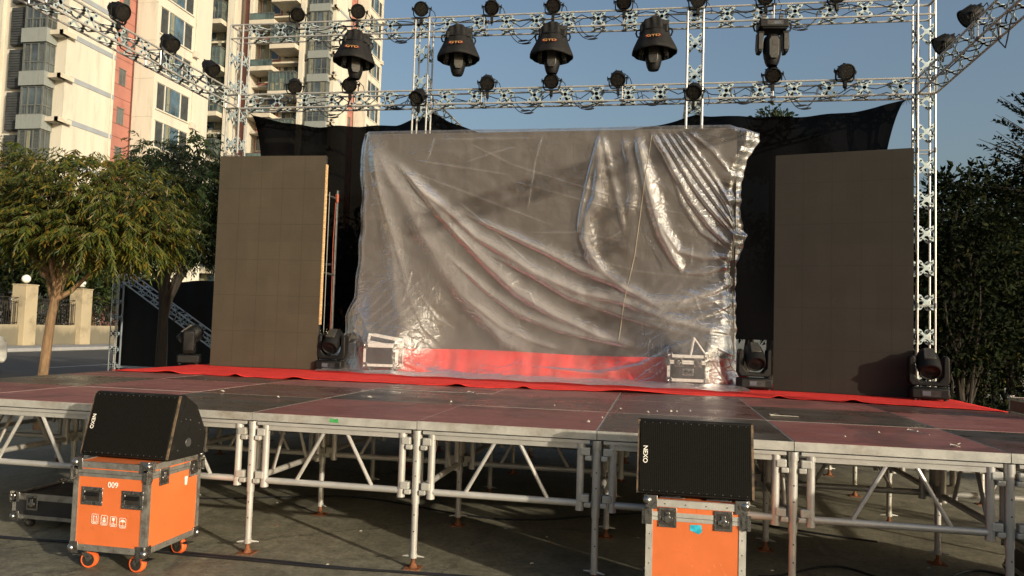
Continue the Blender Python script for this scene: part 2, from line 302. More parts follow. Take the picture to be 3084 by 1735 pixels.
def mesh_cloth():
    m, nt, bs = _new('black_mesh_cloth'); bs.inputs['Base Color'].default_value = (.004, .004, .0045, 1); bs.inputs['Roughness'].default_value = .9; bs.inputs['Specular IOR Level'].default_value = 0
    t = nt.nodes.new('ShaderNodeBsdfTransparent'); mx = nt.nodes.new('ShaderNodeMixShader'); mx.inputs[0].default_value = .993; out = nt.nodes['Material Output']
    nt.links.new(t.outputs[0], mx.inputs[1]); nt.links.new(bs.outputs[0], mx.inputs[2]); nt.links.new(mx.outputs[0], out.inputs[0]); return m
M['meshcloth'] = mesh_cloth()
def plastic(name, base=.095, crinkle=.38):
    """thin film: mostly see-through, milkier where it lies in loose double folds (the 'layer' attribute)"""
    m, nt, bs = _new(name); tc = tco(nt); bs.inputs['Base Color'].default_value = (.6, .575, .56, 1); bs.inputs['Roughness'].default_value = .17
    bs.inputs['Specular IOR Level'].default_value = 1.0; bs.inputs['IOR'].default_value = 1.6
    n2 = noise(nt, 7, 6, .68, tco(nt, 'Object', (1, 1, .45), (0, .6, 0)), 1.6); n3 = noise(nt, 2.2, 4, .6, tc); n5 = noise(nt, 16, 4, .7, tco(nt, 'Object', (.5, 1, 1.3), (0, .35, 0)), 2.5)
    hs = []
    for sc, ro, sq, w in ((1.9, .5, .28, .03), (3.1, -.75, .3, .035), (5.2, .15, .35, .05)):
        vv = nt.nodes.new('ShaderNodeTexVoronoi'); vv.feature = 'DISTANCE_TO_EDGE'; vv.inputs['Scale'].default_value = sc; mv = nt.nodes.new('ShaderNodeVectorMath'); mv.operation = 'MULTIPLY_ADD'; nt.links.new(n3.outputs['Color'], mv.inputs[0]); mv.inputs[1].default_value = (.25, .25, .25)
        nt.links.new(tco(nt, 'Object', (sq, 1, 1), (0, ro, 0)), mv.inputs[2]); nt.links.new(mv.outputs[0], vv.inputs['Vector']); hs.append(ramp(nt, vv.outputs['Distance'], [(0, 1.), (w, 0.)]).outputs[0])
    cz = math_(nt, 'MULTIPLY', math_(nt, 'ADD', math_(nt, 'ADD', hs[0], hs[1]), hs[2]), .3); msk = ramp(nt, n3.outputs[0], [(.4, .15), (.62, 1.)]); cz = math_(nt, 'MULTIPLY', cz, msk.outputs[0])
    n6 = noise(nt, 4.2, 3, .5, tco(nt, 'Object', (1, 1, .5), (0, .55, 0)), .8)
    h = math_(nt, 'ADD', math_(nt, 'MULTIPLY', cz, .85), math_(nt, 'ADD', math_(nt, 'MULTIPLY', n6.outputs[0], .75), math_(nt, 'MULTIPLY', n2.outputs[0], .42))); bump(nt, bs, h, crinkle, .05)
    lw = nt.nodes.new('ShaderNodeLayerWeight'); lw.inputs[0].default_value = .3; at = nt.nodes.new('ShaderNodeAttribute'); at.attribute_name = 'layer'
    f = math_(nt, 'ADD', base, math_(nt, 'MULTIPLY', lw.outputs['Facing'], .22)); f = math_(nt, 'ADD', f, math_(nt, 'MULTIPLY', at.outputs['Fac'], .56))
    n4 = ramp(nt, n2.outputs[0], [(.35, 0.), (.7, .07)]); f = math_(nt, 'MINIMUM', math_(nt, 'ADD', f, n4.outputs[0]), .9)
    t = nt.nodes.new('ShaderNodeBsdfTransparent'); t.inputs[0].default_value = (.96, .95, .96, 1); mx = nt.nodes.new('ShaderNodeMixShader'); nt.links.new(f, mx.inputs[0]); out = nt.nodes['Material Output']
    df = nt.nodes.new('ShaderNodeBsdfDiffuse'); df.inputs[0].default_value = (.56, .54, .525, 1); bn = bs.inputs['Normal'].links[0].from_socket; nt.links.new(bn, df.inputs['Normal'])
    tl = nt.nodes.new('ShaderNodeBsdfTranslucent'); tl.inputs[0].default_value = (.5, .48, .46, 1); dm = nt.nodes.new('ShaderNodeMixShader'); dm.inputs[0].default_value = .25; nt.links.new(df.outputs[0], dm.inputs[1]); nt.links.new(tl.outputs[0], dm.inputs[2])
    nt.links.new(t.outputs[0], mx.inputs[1]); nt.links.new(dm.outputs[0], mx.inputs[2])
    gl = nt.nodes.new('ShaderNodeBsdfGlossy'); gl.inputs['Roughness'].default_value = .25; gl.inputs[0].default_value = (.95, .95, .95, 1); nt.links.new(bn, gl.inputs['Normal'])
    fr = nt.nodes.new('ShaderNodeFresnel'); fr.inputs[0].default_value = 1.52; nt.links.new(bn, fr.inputs['Normal']); m2 = nt.nodes.new('ShaderNodeMixShader'); nt.links.new(math_(nt, 'MULTIPLY', fr.outputs[0], .7), m2.inputs[0])
    nt.links.new(mx.outputs[0], m2.inputs[1]); nt.links.new(gl.outputs[0], m2.inputs[2]); nt.links.new(m2.outputs[0], out.inputs[0]); nt.nodes.remove(bs); return m
M['plastic'] = plastic('clear_plastic_film')
def grille_mat():
    m, nt, bs = _new('speaker_grille'); tc = tco(nt); v = nt.nodes.new('ShaderNodeTexVoronoi'); v.inputs['Scale'].default_value = 130; nt.links.new(tc, v.inputs['Vector']); v.inputs['Randomness'].default_value = .0
    r = ramp(nt, v.outputs['Distance'], [(.3, (.002,.002,.002)), (.5, (.011,.0105,.009))]); nt.links.new(r.outputs[0], bs.inputs['Base Color']); bs.inputs['Roughness'].default_value = .7; bs.inputs['Specular IOR Level'].default_value = .05
    n = noise(nt, 3, 4, .6, tc); z = nt.nodes.new('ShaderNodeSeparateXYZ'); nt.links.new(tc, z.inputs[0]); f = math_(nt, 'ABSOLUTE', math_(nt, 'SUBTRACT', math_(nt, 'FRACT', math_(nt, 'DIVIDE', z.outputs[0], .011)), .5)); rr = ramp(nt, f, [(.1, (.003,.003,.003)), (.4, (.012,.0115,.0095))]); nn = noise(nt, 400, 1, .5, tc); cc = mixc(nt, 1., rr.outputs[0], ramp(nt, nn.outputs[0], [(.3, .4), (.7, 1.8)]).outputs[0], 'MULTIPLY'); nt.links.new(cc, bs.inputs['Base Color']); bump(nt, bs, n.outputs[0], .2, .003); return m
M['grille'] = grille_mat()

# ------------------------------------------------------------------ the setting
g = MB(); g.quad((-400,-200,0), (400,-200,0), (400,700,0), (-400,700,0)); tag(g.build('ground', M['ground'], smooth=False), kind='structure')
g = MB(); g.quad((-26.5,-60,.004), (-11.5,-60,.004), (-9.5,200,.004), (-24.5,200,.004)); tag(g.build('road', M['asphalt'], smooth=False), kind='structure')
WX = -29.2
g = MB(); g.box(-45,-26.5,-40,150,-.2,.15); tag(g.build('pavement', M['kerb'], smooth=False, bevel=.02), kind='structure')
g = MB()
for k in range(-3, 12): g.quad((-17.3,4+k*6,.008), (-17.15,4+k*6,.008), (-17.15,7.4+k*6,.008), (-17.3,7.4+k*6,.008))
g.quad((-13,-40,.008), (-12.87,-40,.008), (-12.2,120,.008), (-12.33,120,.008))
tag(g.build('lane_marking', M['paint'], smooth=False), kind='structure')
g = MB(); g.quad((5.6,6.5,.004), (60,2,.004), (60,19,.004), (5.0,14,.004)); tag(g.build('grass_verge', M['grassground'], smooth=False), kind='structure')
g = MB(); g.quad((2,22,.004), (90,16,.004), (90,24,.004), (2,29,.004)); tag(g.build('side_road', M['kerb'], smooth=False), kind='structure')

# ------------------------------------------------------------------ foliage
def mesh_leaves(name, V, F, mt, parent=None):
    me = bpy.data.meshes.new(name); me.from_pydata(V.tolist(), [], F.tolist()); me.materials.append(mt); me.update()
    o = bpy.data.objects.new(name, me); col.objects.link(o)
    if parent is not None: o.parent = parent
    return o
def leaf_quads(P, D, N, L, Wd):
    """diamond leaves: P base (n,3), D direction, N roughly normal, L length, Wd width"""
    n = len(P); D = D/np.linalg.norm(D, axis=1, keepdims=True); S = np.cross(D, N); S /= (np.linalg.norm(S, axis=1, keepdims=True)+1e-9)
    L = np.broadcast_to(L, (n,))[:, None]; Wd = np.broadcast_to(Wd, (n,))[:, None]; nn = np.cross(S, D)
    V = np.stack([P, P+D*L*.42+S*Wd*.5+nn*L*.06, P+D*L-nn*L*.05, P+D*L*.42-S*Wd*.5+nn*L*.06], 1).reshape(-1, 3)
    F = np.arange(4*n).reshape(n, 4); return V, F
def blob_points(blobs, n, shell=.55):
    w = np.array([b[3]*b[4]*b[5] if len(b) > 5 else b[3]**3 for b in blobs]); w = w**.8; w /= w.sum(); idx = rng.choice(len(blobs), n, p=w); B = np.array(blobs)[idx]
    d = rng.normal(size=(n, 3)); d /= np.linalg.norm(d, axis=1, keepdims=True); r = shell+(1-shell)*rng.random(n)**.6; r *= 1+.16*rng.normal(size=n)
    P = B[:, :3]+d*r[:, None]*B[:, 3:6]; return P, d, idx
def limb(mb, a, b, r0, r1, wob=.06, n=5):
    a = Vector(a); b = Vector(b); L = (b-a).length; pts = []
    for k in range(n+1):
        t = k/n; p = a.lerp(b, t)+Vector((random.uniform(-1,1), random.uniform(-1,1), random.uniform(-.6,.9)))*L*wob*math.sin(t*math.pi)
        pts.append(p)
    mb.path(pts, r0, 6, r1); return pts
def tree(name, label, trunk, r0, r1, blobs, nleaf, leaf, lmat, bmat, compound=False, cat='tree', group=None, twigs=3, sprays=None):
    base = Vector(trunk[0]); root = thing(name, label, cat, base, 0, group); off = -base
    tb = MB(Tr(*off)); tb.path(trunk, r0, 9, r1)
    top = Vector(trunk[-1])
    for b in blobs:
        c = Vector(b[:3]); st = Vector(trunk[-1]) if random.random() < .6 else Vector(trunk[-1]).lerp(Vector(trunk[-2]), random.random())
        pts = limb(tb, st, c, r1*.75, r1*.22)
        for _ in range(twigs):
            d = Vector((random.gauss(0,1), random.gauss(0,1), random.gauss(.3,.8))).normalized(); e = c+Vector((d.x*b[3], d.y*b[4], d.z*b[5]))*.85
            limb(tb, pts[random.randint(2, 5)], e, r1*.28, r1*.08, n=3)
    tb.build('trunk', bmat, root)
    P, d, idx = blob_points(blobs, nleaf)
    if compound:
        Vs = []; nl = 11; L = leaf
        D = d*np.array([1, 1, .35])+rng.normal(size=d.shape)*.35; D[:, 2] += .15; D /= np.linalg.norm(D, axis=1, keepdims=True)
        S = np.cross(D, np.array([0, 0, 1.])); S /= np.linalg.norm(S, axis=1, keepdims=True); Ls = L*(.7+.6*rng.random(len(P)))
        PP = []; DD = []; NN = []; LL = []
        for k in range(nl):
            t = (k//2+1)/(nl//2+1); sgn = 1 if k % 2 else -1
            if k == nl-1: sgn = 0
            p = P+D*(Ls*t)[:, None]; p[:, 2] -= Ls*.42*t*t
            dd = S*sgn*.55+D*.45+np.array([0, 0, -.75])+rng.normal(size=P.shape)*.13
            PP.append(p); DD.append(dd); NN.append(np.cross(dd, S+rng.normal(size=P.shape)*.2)); LL.append(Ls*(.42-.12*abs(t-.45)))
        PP = np.concatenate(PP); DD = np.concatenate(DD); NN = np.concatenate(NN)+1e-3; LL = np.concatenate(LL)
        V, F = leaf_quads(PP, DD, NN, LL, LL*.22)
    else:
        D = d+rng.normal(size=d.shape)*.9; D[:, 2] -= .1; N = rng.normal(size=d.shape)+np.array([0, 0, 1.2]); Ls = leaf*(.6+.8*rng.random(len(P)))
        V, F = leaf_quads(P, D, N, Ls, Ls*.48)
    V = V-np.array(base); mesh_leaves('crown', V, F, lmat, root); return root
def spray(P0, P1, n, leaf, droop=.1):
    P0 = np.array(P0); P1 = np.array(P1); t = np.repeat(np.linspace(.1, 1, n//2), 2); P = P0+(P1-P0)*t[:, None]; P[:, 2] -= droop*t*t*np.linalg.norm(P1-P0)
    ax = (P1-P0)/np.linalg.norm(P1-P0); s = np.cross(ax, [0, 0, 1.]); s /= np.linalg.norm(s); sg = np.where(np.arange(len(t)) % 2, 1, -1)[:, None]
    D = ax*.6+s*sg*.8+rng.normal(size=P.shape)*.25; return leaf_quads(P, D, np.tile([0, 0, 1.], (len(P), 1))+rng.normal(size=P.shape)*.35, leaf*(.7+.6*rng.random(len(P))), leaf*.45)
# ------------------------------------------------------------------ apartment buildings
def part(mb, name, m, root, **k): return mb.build(name, m, root, smooth=False, **k)
def bay_window(root, x0, x1, yf, z0, z1, seed):
    """enclosed bay: glazing on the front and the right flank, between grey panels"""
    rnd = random.Random(seed); w = x1-x0
    g = MB(); g.box(x0+.06, x1-.06, yf+.07, -.01, z0, z1); o = part(g, 'bay_window', M['glass'], root)
    c = MB()
    for k in range(3):
        if rnd.random() < .4:
            a = x0+.1+w*k/3; b = a+w*.12+rnd.random()*w*.12; c.box(a, b, yf+.045, yf+.068, z0+.1, z1-.05)
    if c.v: part(c, 'curtain', M['curtain'], o)
    f = MB()
    for t in (0, .06, .33, .36, .64, .67, .94, 1): pass
    for a, b in ((0, .07), (.3, .35), (.64, .69), (.93, 1)): f.box(x0+w*a, x0+w*b, yf, yf+.06, z0, z1)
    for zz in (z0, z0+(z1-z0)*.32, z1-.1): f.box(x0+.03, x1-.03, yf+.012, yf+.05, zz, zz+.09)
    for k in range(7): f.box(x0+.15+k*w/7.4, x0+.18+k*w/7.4, yf+.02, yf+.044, z0, z0+(z1-z0)*.32)
    for a in (-yf*.02, -yf*.45, -yf*.96): f.box(x1-.055, x1+.003, yf+a, yf+a+.06, z0, z1)
    for zz in (z0+(z1-z0)*.32, z1-.1): f.box(x1-.04, x1-.004, yf+.05, -.05, zz, zz+.08)
    if rnd.random() < .5:
        for s in (.12, .75):
            for i in range(4): f.box(x0+w*(s+.04*i), x0+w*(s+.04*i)+.02, yf+.03, yf+.046, z0+.8, z1-.2)
            for i in range(4): f.box(x0+w*s, x0+w*(s+.13), yf+.032, yf+.044, z0+.85+i*.25, z0+.87+i*.25)
    part(f, 'window_frame', M['frame'], o); return o
def flat_window_y(root, x0, x1, y, z0, z1, name='window', gm='glass', fm='wframe', n=2, cur=True, seed=0):
    rnd = random.Random(seed); g = MB(); g.box(x0, x1, y-.02, y+.03, z0, z1); o = part(g, name, M[gm], root); f = MB()
    for k in range(n+1): xx = x0+(x1-x0)*k/n; f.box(xx-.04, xx+.04, y-.06, y-.02, z0, z1)
    f.box(x0-.04, x1+.04, y-.065, y-.025, z1-.03, z1+.06); f.box(x0-.1, x1+.1, y-.13, y-.025, z0-.12, z0)
    part(f, 'window_frame', M[fm], o)
    if cur:
        c = MB(); a = x0+(x1-x0)*rnd.random()*.4; c.box(a+.08, a+.08+(x1-x0)*.4, y-.024, y-.0205, z0+.05, z1-.05); part(c, 'curtain', M['curtain'], o)
    return o
def side_window(root, x, y0, y1, z0, z1, seed):
    rnd = random.Random(seed); L = y1-y0; g = MB(); g.box(x-.02, x+.01, y0+L*.2, y1-L*.24, z0, z1); o = part(g, 'window', M['blueglass'], root)
    f = MB()
    for t in (.2, .42, .6, .76): f.box(x-.01, x+.035, y0+L*t-.03, y0+L*t+.03, z0, z1)
    f.box(x-.01, x+.03, y0+L*.2, y0+L*.76, z0+.62, z0+.68); part(f, 'window_frame', M['frame'], o)
    if rnd.random() < .7:
        c = MB(); c.box(x+.011, x+.015, y0+L*.3, y0+L*(.36+.2*rnd.random()), z0+.1, z1); part(c, 'curtain', M['curtain'], o)
    lo = MB()
    for a, b in ((0, .2), (.76, 1)):
        lo.box(x-.03, x+.005, y0+L*a, y0+L*b, z0, z1)
        for k in range(11): zz = z0+.06+k*(z1-z0-.1)/11; lo.add([(x+.007, y0+L*a, zz), (x+.007, y0+L*b, zz), (x+.03, y0+L*b, zz+.1), (x+.03, y0+L*a, zz+.1)], [(0,1,2,3)])
    part(lo, 'louver', M['louverdark'], root)
    s = MB(); s.box(x, x+.09, y0-.15, y1+.15, z0-.16, z0-.04); s.box(x, x+.07, y0-.15, y1+.15, z1+.04, z1+.14)
    for t in (.23, .73): s.box(x, x+.05, y0+L*t-.06, y0+L*t+.06, z0-.04, z1+.04)
    part(s, 'window_surround', M['cream'], root)
def balcony(root, x0, x1, yf, z, kind, seed, yb=1.4):
    rnd = random.Random(seed); s = MB(); s.box(x0, x1, yf, yb-.01, z, z+.62); o = part(s, 'balcony', M['slab'], root, bevel=.02)
    r = MB()
    if kind == 'glazed':
        gl = MB(); gl.box(x0+.08, x1-.08, yf+.1, yb-.2, z+.62, z+3.2); part(gl, 'glazing', M['greenglass'], o)
        for k in range(8): xx = x0+.03+(x1-x0-.12)*k/7; r.box(xx, xx+.07, yf+.04, yf+.1, z+.62, z+3.2)
        for zz in (.64, 1.7, 3.1): r.box(x0+.03, x1-.03, yf+.05, yf+.09, z+zz, z+zz+.08)
        for yy in (yf+.06, yf+.8): r.box(x1-.08, x1-.02, yy, yy+.06, z+.62, z+3.2); r.box(x0+.02, x0+.08, yy, yy+.06, z+.62, z+3.2)
        r.box(x0-.05, x1+.05, yf-.02, yb-.2, z+3.2, z+3.28)
        c = MB()
        for k in range(3):
            a = x0+.3+rnd.random()*(x1-x0-1); c.box(a, a+.3+rnd.random()*.5, yf+.085, yf+.098, z+.7+rnd.random()*1.1, z+1.6+rnd.random()*1.3)
        part(c, 'curtain', M['curtain'], o)
    else:
        gl = MB(); gl.box(x0+.05, x1-.05, yf+.06, yf+.08, z+.66, z+1.5); part(gl, 'glazing', M['greenglass'], o)
        r.box(x0, x1, yf+.03, yf+.09, z+1.5, z+1.57)
        for k in range(6): xx = x0+.02+(x1-x0-.1)*k/5; r.box(xx, xx+.05, yf+.04, yf+.055, z+.62, z+1.5)
    part(r, 'railing', M['frame'], o); return o
def building(name, label, ox, oy, p0, step, k0, k1, dx, full):
    root = thing(name, label, 'building', (ox, oy, 0)); top = p0+step*(k1+1); xl = -26 if full else -9
    w = MB(); w.box(-4.9+dx, 0, 0, 5.0, 0, top); w.box(xl, -4.9+dx, 1.4, 18, 0, top); w.box(-4.9+dx, -.3, 5.0, 18, 0, top); w.box(-.3, 1.9, 7.1, 12.6, 0, top)
    part(w, 'wall', M['cream'], root)
    r = MB(); r.box(-.3, -.03, 5.0, 7.1, 0, top)
    rr = part(r, 'red_wall', M['redwall'], root); g = MB()
    for k in range(k0*3, k1*3+3): g.box(-.03, -.024, 5.0, 7.1, p0+k*step/3, p0+k*step/3+.04)
    g.box(-.03, .05, 6.98, 7.08, 0, top); part(g, 'groove', M['groove'], rr)
    pl = MB()
    if full: pl.box(-4.75+dx, -4.1+dx, -.9, .0, 0, top)
    else: pl.box(-5.2+dx, -4.9+dx, -.3, 1.39, 0, top)
    part(pl, 'pilaster', M['cream'], root)
    for k in range(k0, k1+1):
        z = p0+k*step; x0 = (-3.3 if full else -2.4)+dx; x1 = -.55+dx
        g = MB(); g.box(x0-.12, x1+.12, -1.02, -.005, z, z+1.02); part(g, 'bay_panel', M['greypanel'], root)
        bay_window(root, x0, x1, -.9, z+1.02, z+step, k*7+int(ox))
        lv = MB(); lv.box(-4.08+dx, x0-.14, -.35, -.004, z+.1, z+step-.25)
        for q in range(14): zz = z+.15+q*(step-.5)/14; lv.box(-4.06+dx, x0-.15, -.4, -.35, zz, zz+.08)
        part(lv, 'louver', M['louverdark'] if not full else M['greypanel'], root)
        b = MB(); b.box(x1+.14, .3, -.75, -.003, z+.6, z+.92); b.box(.002, .35, -.75, .5, z+.6, z+.92); part(b, 'ledge', M['slab'], root)
        b = MB(); b.box(.0, .04, .5, 5.0, z+.72, z+1.08); part(b, 'band', M['ledge'], root)
        if full and k % 2 == 0:
            ac = MB(); ac.box(x1+.5, x1+1.2, -.65, -.3, z+.93, z+1.45); a_ = part(ac, 'air_conditioner', M['wframe'], root, bevel=.02)
            fn = MB(); fn.lathe([(.2, 0), (.2, .01)], 16, Tr(x1+.78, -.652, z+1.2) @ Rx(R_(90))); part(fn, 'fan_grille', M['iron'], a_)
        # red stair wall window
        g = MB(); g.box(-.06, -.01, 5.55, 6.2, z+2.15-step, z+3.35-step); o = part(g, 'stair_window', M['glass'], root)
        f = MB()
        for y in (5.5, 5.84, 6.17): f.box(-.028, .0, y, y+.06, z+2.12-step, z+3.38-step)
        f.box(-.026, .02, 5.45, 6.28, z+3.38-step, z+3.46-step); part(f, 'window_frame', M['frame'], o)
        side_window(root, 1.9, 7.55, 11.7, z+.8, z+2.85, k*13+int(oy))
        gv = MB(); gv.box(.1, 1.9, 7.085, 7.1, z+step-.03, z+step); part(gv, 'joint', M['slab'], root)
        if full:
            if k % 2 == 0:
                balcony(root, -12.0, -8.3, -1.5, z+1.6, 'rail', k); balcony(root, -20.0, -16.0, -1.8, z+1.9, 'glazed', k+90)
            else:
                balcony(root, -8.6, -4.85, -1.9, z+1.2, 'glazed', k); balcony(root, -21.2, -19.0, -1.3, z+1.4, 'glazed', k+50)
            flat_window_y(root, -11.7, -8.9, 1.34, z+.9, z+3.0, seed=k)
            flat_window_y(root, -8.1, -5.3, 1.38, z+.9, z+3.0, seed=k+3)
            flat_window_y(root, -19.6, -16.4, 1.38, z+.9, z+3.0, gm='blueglass', fm='frame', seed=k+9)
            if 1:
                rp = MB(); rp.box(-11.95, -8.6, 1.355, 1.395, z, z+step); part(rp, 'red_panel', M['redwall'], root)
            sl_ = MB(); sl_.box(-20.0, -16.0, -.2, 1.33, z+step-.25, z+step-.02); part(sl_, 'floor_slab', M['slab'], root); sl_ = MB(); sl_.box(-12.0, -4.9, -.1, 1.33, z+step-.25, z+step-.02); part(sl_, 'floor_slab', M['slab'], root)
    dp = MB(); dp.tube((.05, 4.7, 0), (.05, 4.7, top), .05, 8); dp.tube((1.96, 12.2, 0), (1.96, 12.2, top), .05, 8); part(dp, 'downpipe', M['slab'], root)
    for k in range(k0+1, k1, 2):
        z = p0+k*step; ac = MB(); ac.box(1.92, 2.25, 11.9, 12.5, z+.3, z+.85); part(ac, 'air_conditioner', M['wframe'], root, bevel=.02)
    if full:
        rl = random.Random(5)
        for k in range(k0, k1, 1):
            z = p0+k*step; la = MB(); x_ = -11.6 if k % 2 == 0 else -19.4
            for q in range(4):
                if rl.random() < .7: la.box(x_+.1+q*.75, x_+.45+q*.75+rl.random()*.2, -.62, -.6, z+2.9-rl.random()*.5-.4, z+3.0)
            if la.v: part(la, 'laundry', M[rl.choice(['white', 'curtain', 'ledge', 'redwall'])], root)
    if full:
        c = MB()
        for a, b in ((-12.5, -12.02), (-15.8, -14.75), (-4.9, -4.76)): c.box(a, b, -.6, 1.39, 0, top)
        c.box(-23.5, -21.3, -.3, 1.39, 0, top); part(c, 'column', M['cream'], root)
        rw = MB(); rw.box(-13.7, -12.52, .3, 1.39, 0, top); part(rw, 'red_wall', M['redwall'], root)
    else:
        for k in range(k0, k1+1):
            z = p0+k*step; lv = MB(); lv.box(-8.8, -5.4+dx, 1.3, 1.395, z+.3, z+step-.3)
            for q in range(12): zz = z+.35+q*(step-.7)/12; lv.box(-8.8, -5.4+dx, 1.22, 1.3, zz, zz+.08)
            part(lv, 'louver', M['louverdark'], root)
    return root
building('apartment_tower', 'cream apartment tower nearest the road with grey bay windows and a red stair strip', -40.4, 42.0, 17.87-3.12*4, 3.12, -1, 10, -.35, False)
building('apartment_tower', 'distant cream and red apartment tower with stacked glazed balconies, seen behind the truss', -42.1, 90.6, 37.4-3.22*9, 3.22, -1, 15, 0, True)

# ------------------------------------------------------------------ compound wall, fence, globe lamps
pys = [onx(88, 868, WX+.3).y, onx(226, 868, WX+.3).y]; gap = pys[1]-pys[0]; WT = onx(150, 818, WX).z; PT = onx(226, 730, WX+.3).z
wall = MB(); wall.box(WX-.25, WX, -20, 110, .15, WT); wl = tag(wall.build('compound_wall', M['wallstain'], smooth=False, bevel=.02), 'low stained cream wall along the far side of the road', 'wall')
ords = ['first', 'second', 'third', 'fourth', 'fifth', 'sixth', 'seventh', 'eighth', 'ninth', 'tenth', 'eleventh', 'twelfth']
for i in range(-2, 7):
    y = pys[0]+i*gap; pw = .75
    if i in (0, 1): lab = 'square cream gate pier %s of the slanting tree trunk, globe lamp on top' % ('left' if i == 0 else 'right')
    elif i < 0: lab = 'square cream wall pier off to the left, number %s' % ('two' if i == -2 else 'one')
    else: lab = '%s square cream wall pier beyond the truss banner, going away along the road' % ords[i-2]
    p = MB(); p.box(WX-.5, WX+.3, y-pw, y, .15, PT); p.box(WX-.53, WX+.33, y-pw-.03, y+.03, PT, PT+.06)
    tag(p.build('wall_pier', M['pier'], smooth=False, bevel=.02), lab, 'pillar', 'piers of the compound wall')
    if i in (0, 1, -1):
        t = thing('globe_lamp', 'white globe lamp on the cream pier %s' % ({0: 'left of the slanting tree trunk', 1: 'right of the slanting tree trunk', -1: 'out at the far left'}[i]), 'lamp', (WX-.1, y-pw/2, PT+.06), 0, 'globe lamps on the wall piers')
        b = MB(); b.lathe([(.08, 0), (.08, .04), (.04, .06), (.04, .1)], 12); b.build('lamp_base', M['iron'], t)
        b = MB(); b.lathe([(.001, .06)]+[(.21*math.sin(a), .27-.21*math.cos(a)) for a in [R_(x) for x in range(15, 180, 15)]]+[(.001, .48)], 20); b.build('globe', M['globe'], t)
for i in range(-2, 6):
    y0 = pys[0]+i*gap; y1 = y0+gap-.75; FT = PT-.75
    t = thing('iron_fence', ('dark iron railing %s' % {-1: 'left of the left globe-lamp pier', 0: 'between the two globe-lamp piers', 1: 'just right of the right globe-lamp pier'}[i]) if -1 <= i <= 1 else 'dark iron railing panel on the compound wall, %s from the left' % ords[i+2], 'fence', (WX-.12, (y0+y1)/2, WT), 0, 'railings on the compound wall')
    b = MB(); h = (y1-y0)/2; n = int((y1-y0)/.13)
    for k in range(n+1): yy = -h+2*h*k/n; b.box(-.012, .012, yy-.012, yy+.012, .0, FT-WT+(.3 if k % 8 == 0 else 0))
    b.build('bars', M['iron'], t, smooth=False); b = MB()
    for zz in (.08, FT-WT-.1, FT-WT+.12): b.box(-.02, .02, -h, h, zz, zz+.035)
    b.build('rail', M['iron'], t, smooth=False)
# slim post lamp inside the compound
t = thing('post_lamp', 'slim white garden lamp post behind the railing at the far left', 'lamp post', onx(22, 865, WX-4)*1.0)
t.location.z = .15; pt = onx(27, 655, WX-4).z
b = MB(); b.lathe([(.06, 0), (.06, .4), (.035, .5), (.03, pt-.4)], 10); b.build('pole', M['lamppost'], t)
b = MB(); b.lathe([(.03, pt-.4), (.1, pt-.32), (.14, pt-.05), (.09, pt), (.02, pt+.05)], 12); b.build('lantern', M['globe'], t)

# ------------------------------------------------------------------ trees and shrubs
def hedge(name, label, blobs, n, leaf, m, cat='shrub', group=None, seedr=None):
    P, d, idx = blob_points(blobs, n, .6); D = d+rng.normal(size=d.shape)*.9; N = rng.normal(size=d.shape)+np.array([0, 0, 1.]); V, F = leaf_quads(P, D, N, leaf*(.6+.8*rng.random(n)), leaf*.5)
    c = np.array(blobs)[:, :3].mean(0); c[2] = .1; root = thing(name, label, cat, tuple(c), 0, group); mesh_leaves('foliage', V-c, F, m, root)
    tb = MB()
    for b in blobs: limb(tb, (b[0]-c[0], b[1]-c[1], 0), (b[0]-c[0], b[1]-c[1], b[2]-c[2]), .05, .02)
    tb.build('stem', M['darkbark'], root); return root
hx = WX-2.6
for i, (y, zt, m) in enumerate(((pys[0]-7, 2.0, 'leafD'), (pys[0]-2.2, 1.9, 'leafB'), (pys[0]+1.5, 1.9, 'leafD'), (pys[0]+4.8, 2.0, 'leafB'), (pys[0]+8, 2.1, 'leafB'), (pys[0]+12, 2.2, 'leafB'))):
    hedge('hedge_bush', '%s dark green bush behind the railings, counting from the left' % ords[i], [(hx, y, 1.1, .9, 1.5, .95), (hx-.4, y+1.4, 1.0, .9, 1.2, zt-1)], 1500, .16, M[m], group='bushes behind the railings')
# street tree in front
Ty = 4.6; tb_ = ony(108, 940, Ty); tm = ony(128, 800, Ty); tf = ony(150, 700, Ty)
tr = [(tb_.x-.02, Ty, 0), (tb_.x, Ty, tb_.z), tuple(tm), tuple(tf)]
def B(px, py, Y, rx, ry, rz): p = ony(px, py, Y); return (p.x, p.y, p.z, rx, ry, rz)
tree('street_tree', 'yellow green street tree with a slanting pale trunk at the left end of the stage', tr, .076, .055,
     [B(60, 520, 4.4, .75, .8, .42), B(200, 470, 4.6, .7, .8, .4), B(330, 500, 4.7, .6, .8, .42), B(120, 580, 4.3, .7, .8, .3), B(270, 585, 4.5, .7, .8, .33), B(390, 570, 4.8, .42, .6, .38), B(10, 580, 4.8, .5, .8, .3),
      B(200, 615, 4.7, .6, .7, .2), B(330, 625, 4.9, .45, .6, .2), B(-90, 500, 4.6, .7, .8, .5), B(-60, 400, 5, .5, .8, .3), B(60, 430, 4.8, .5, .7, .25), B(190, 400, 4.8, .16, .3, .16), B(90, 405, 4.6, .14, .3, .12), B(260, 425, 4.8, .2, .3, .12)], 2500, .29, M['leafA'], M['bark'], compound=True, twigs=4)
Y2 = 8.2
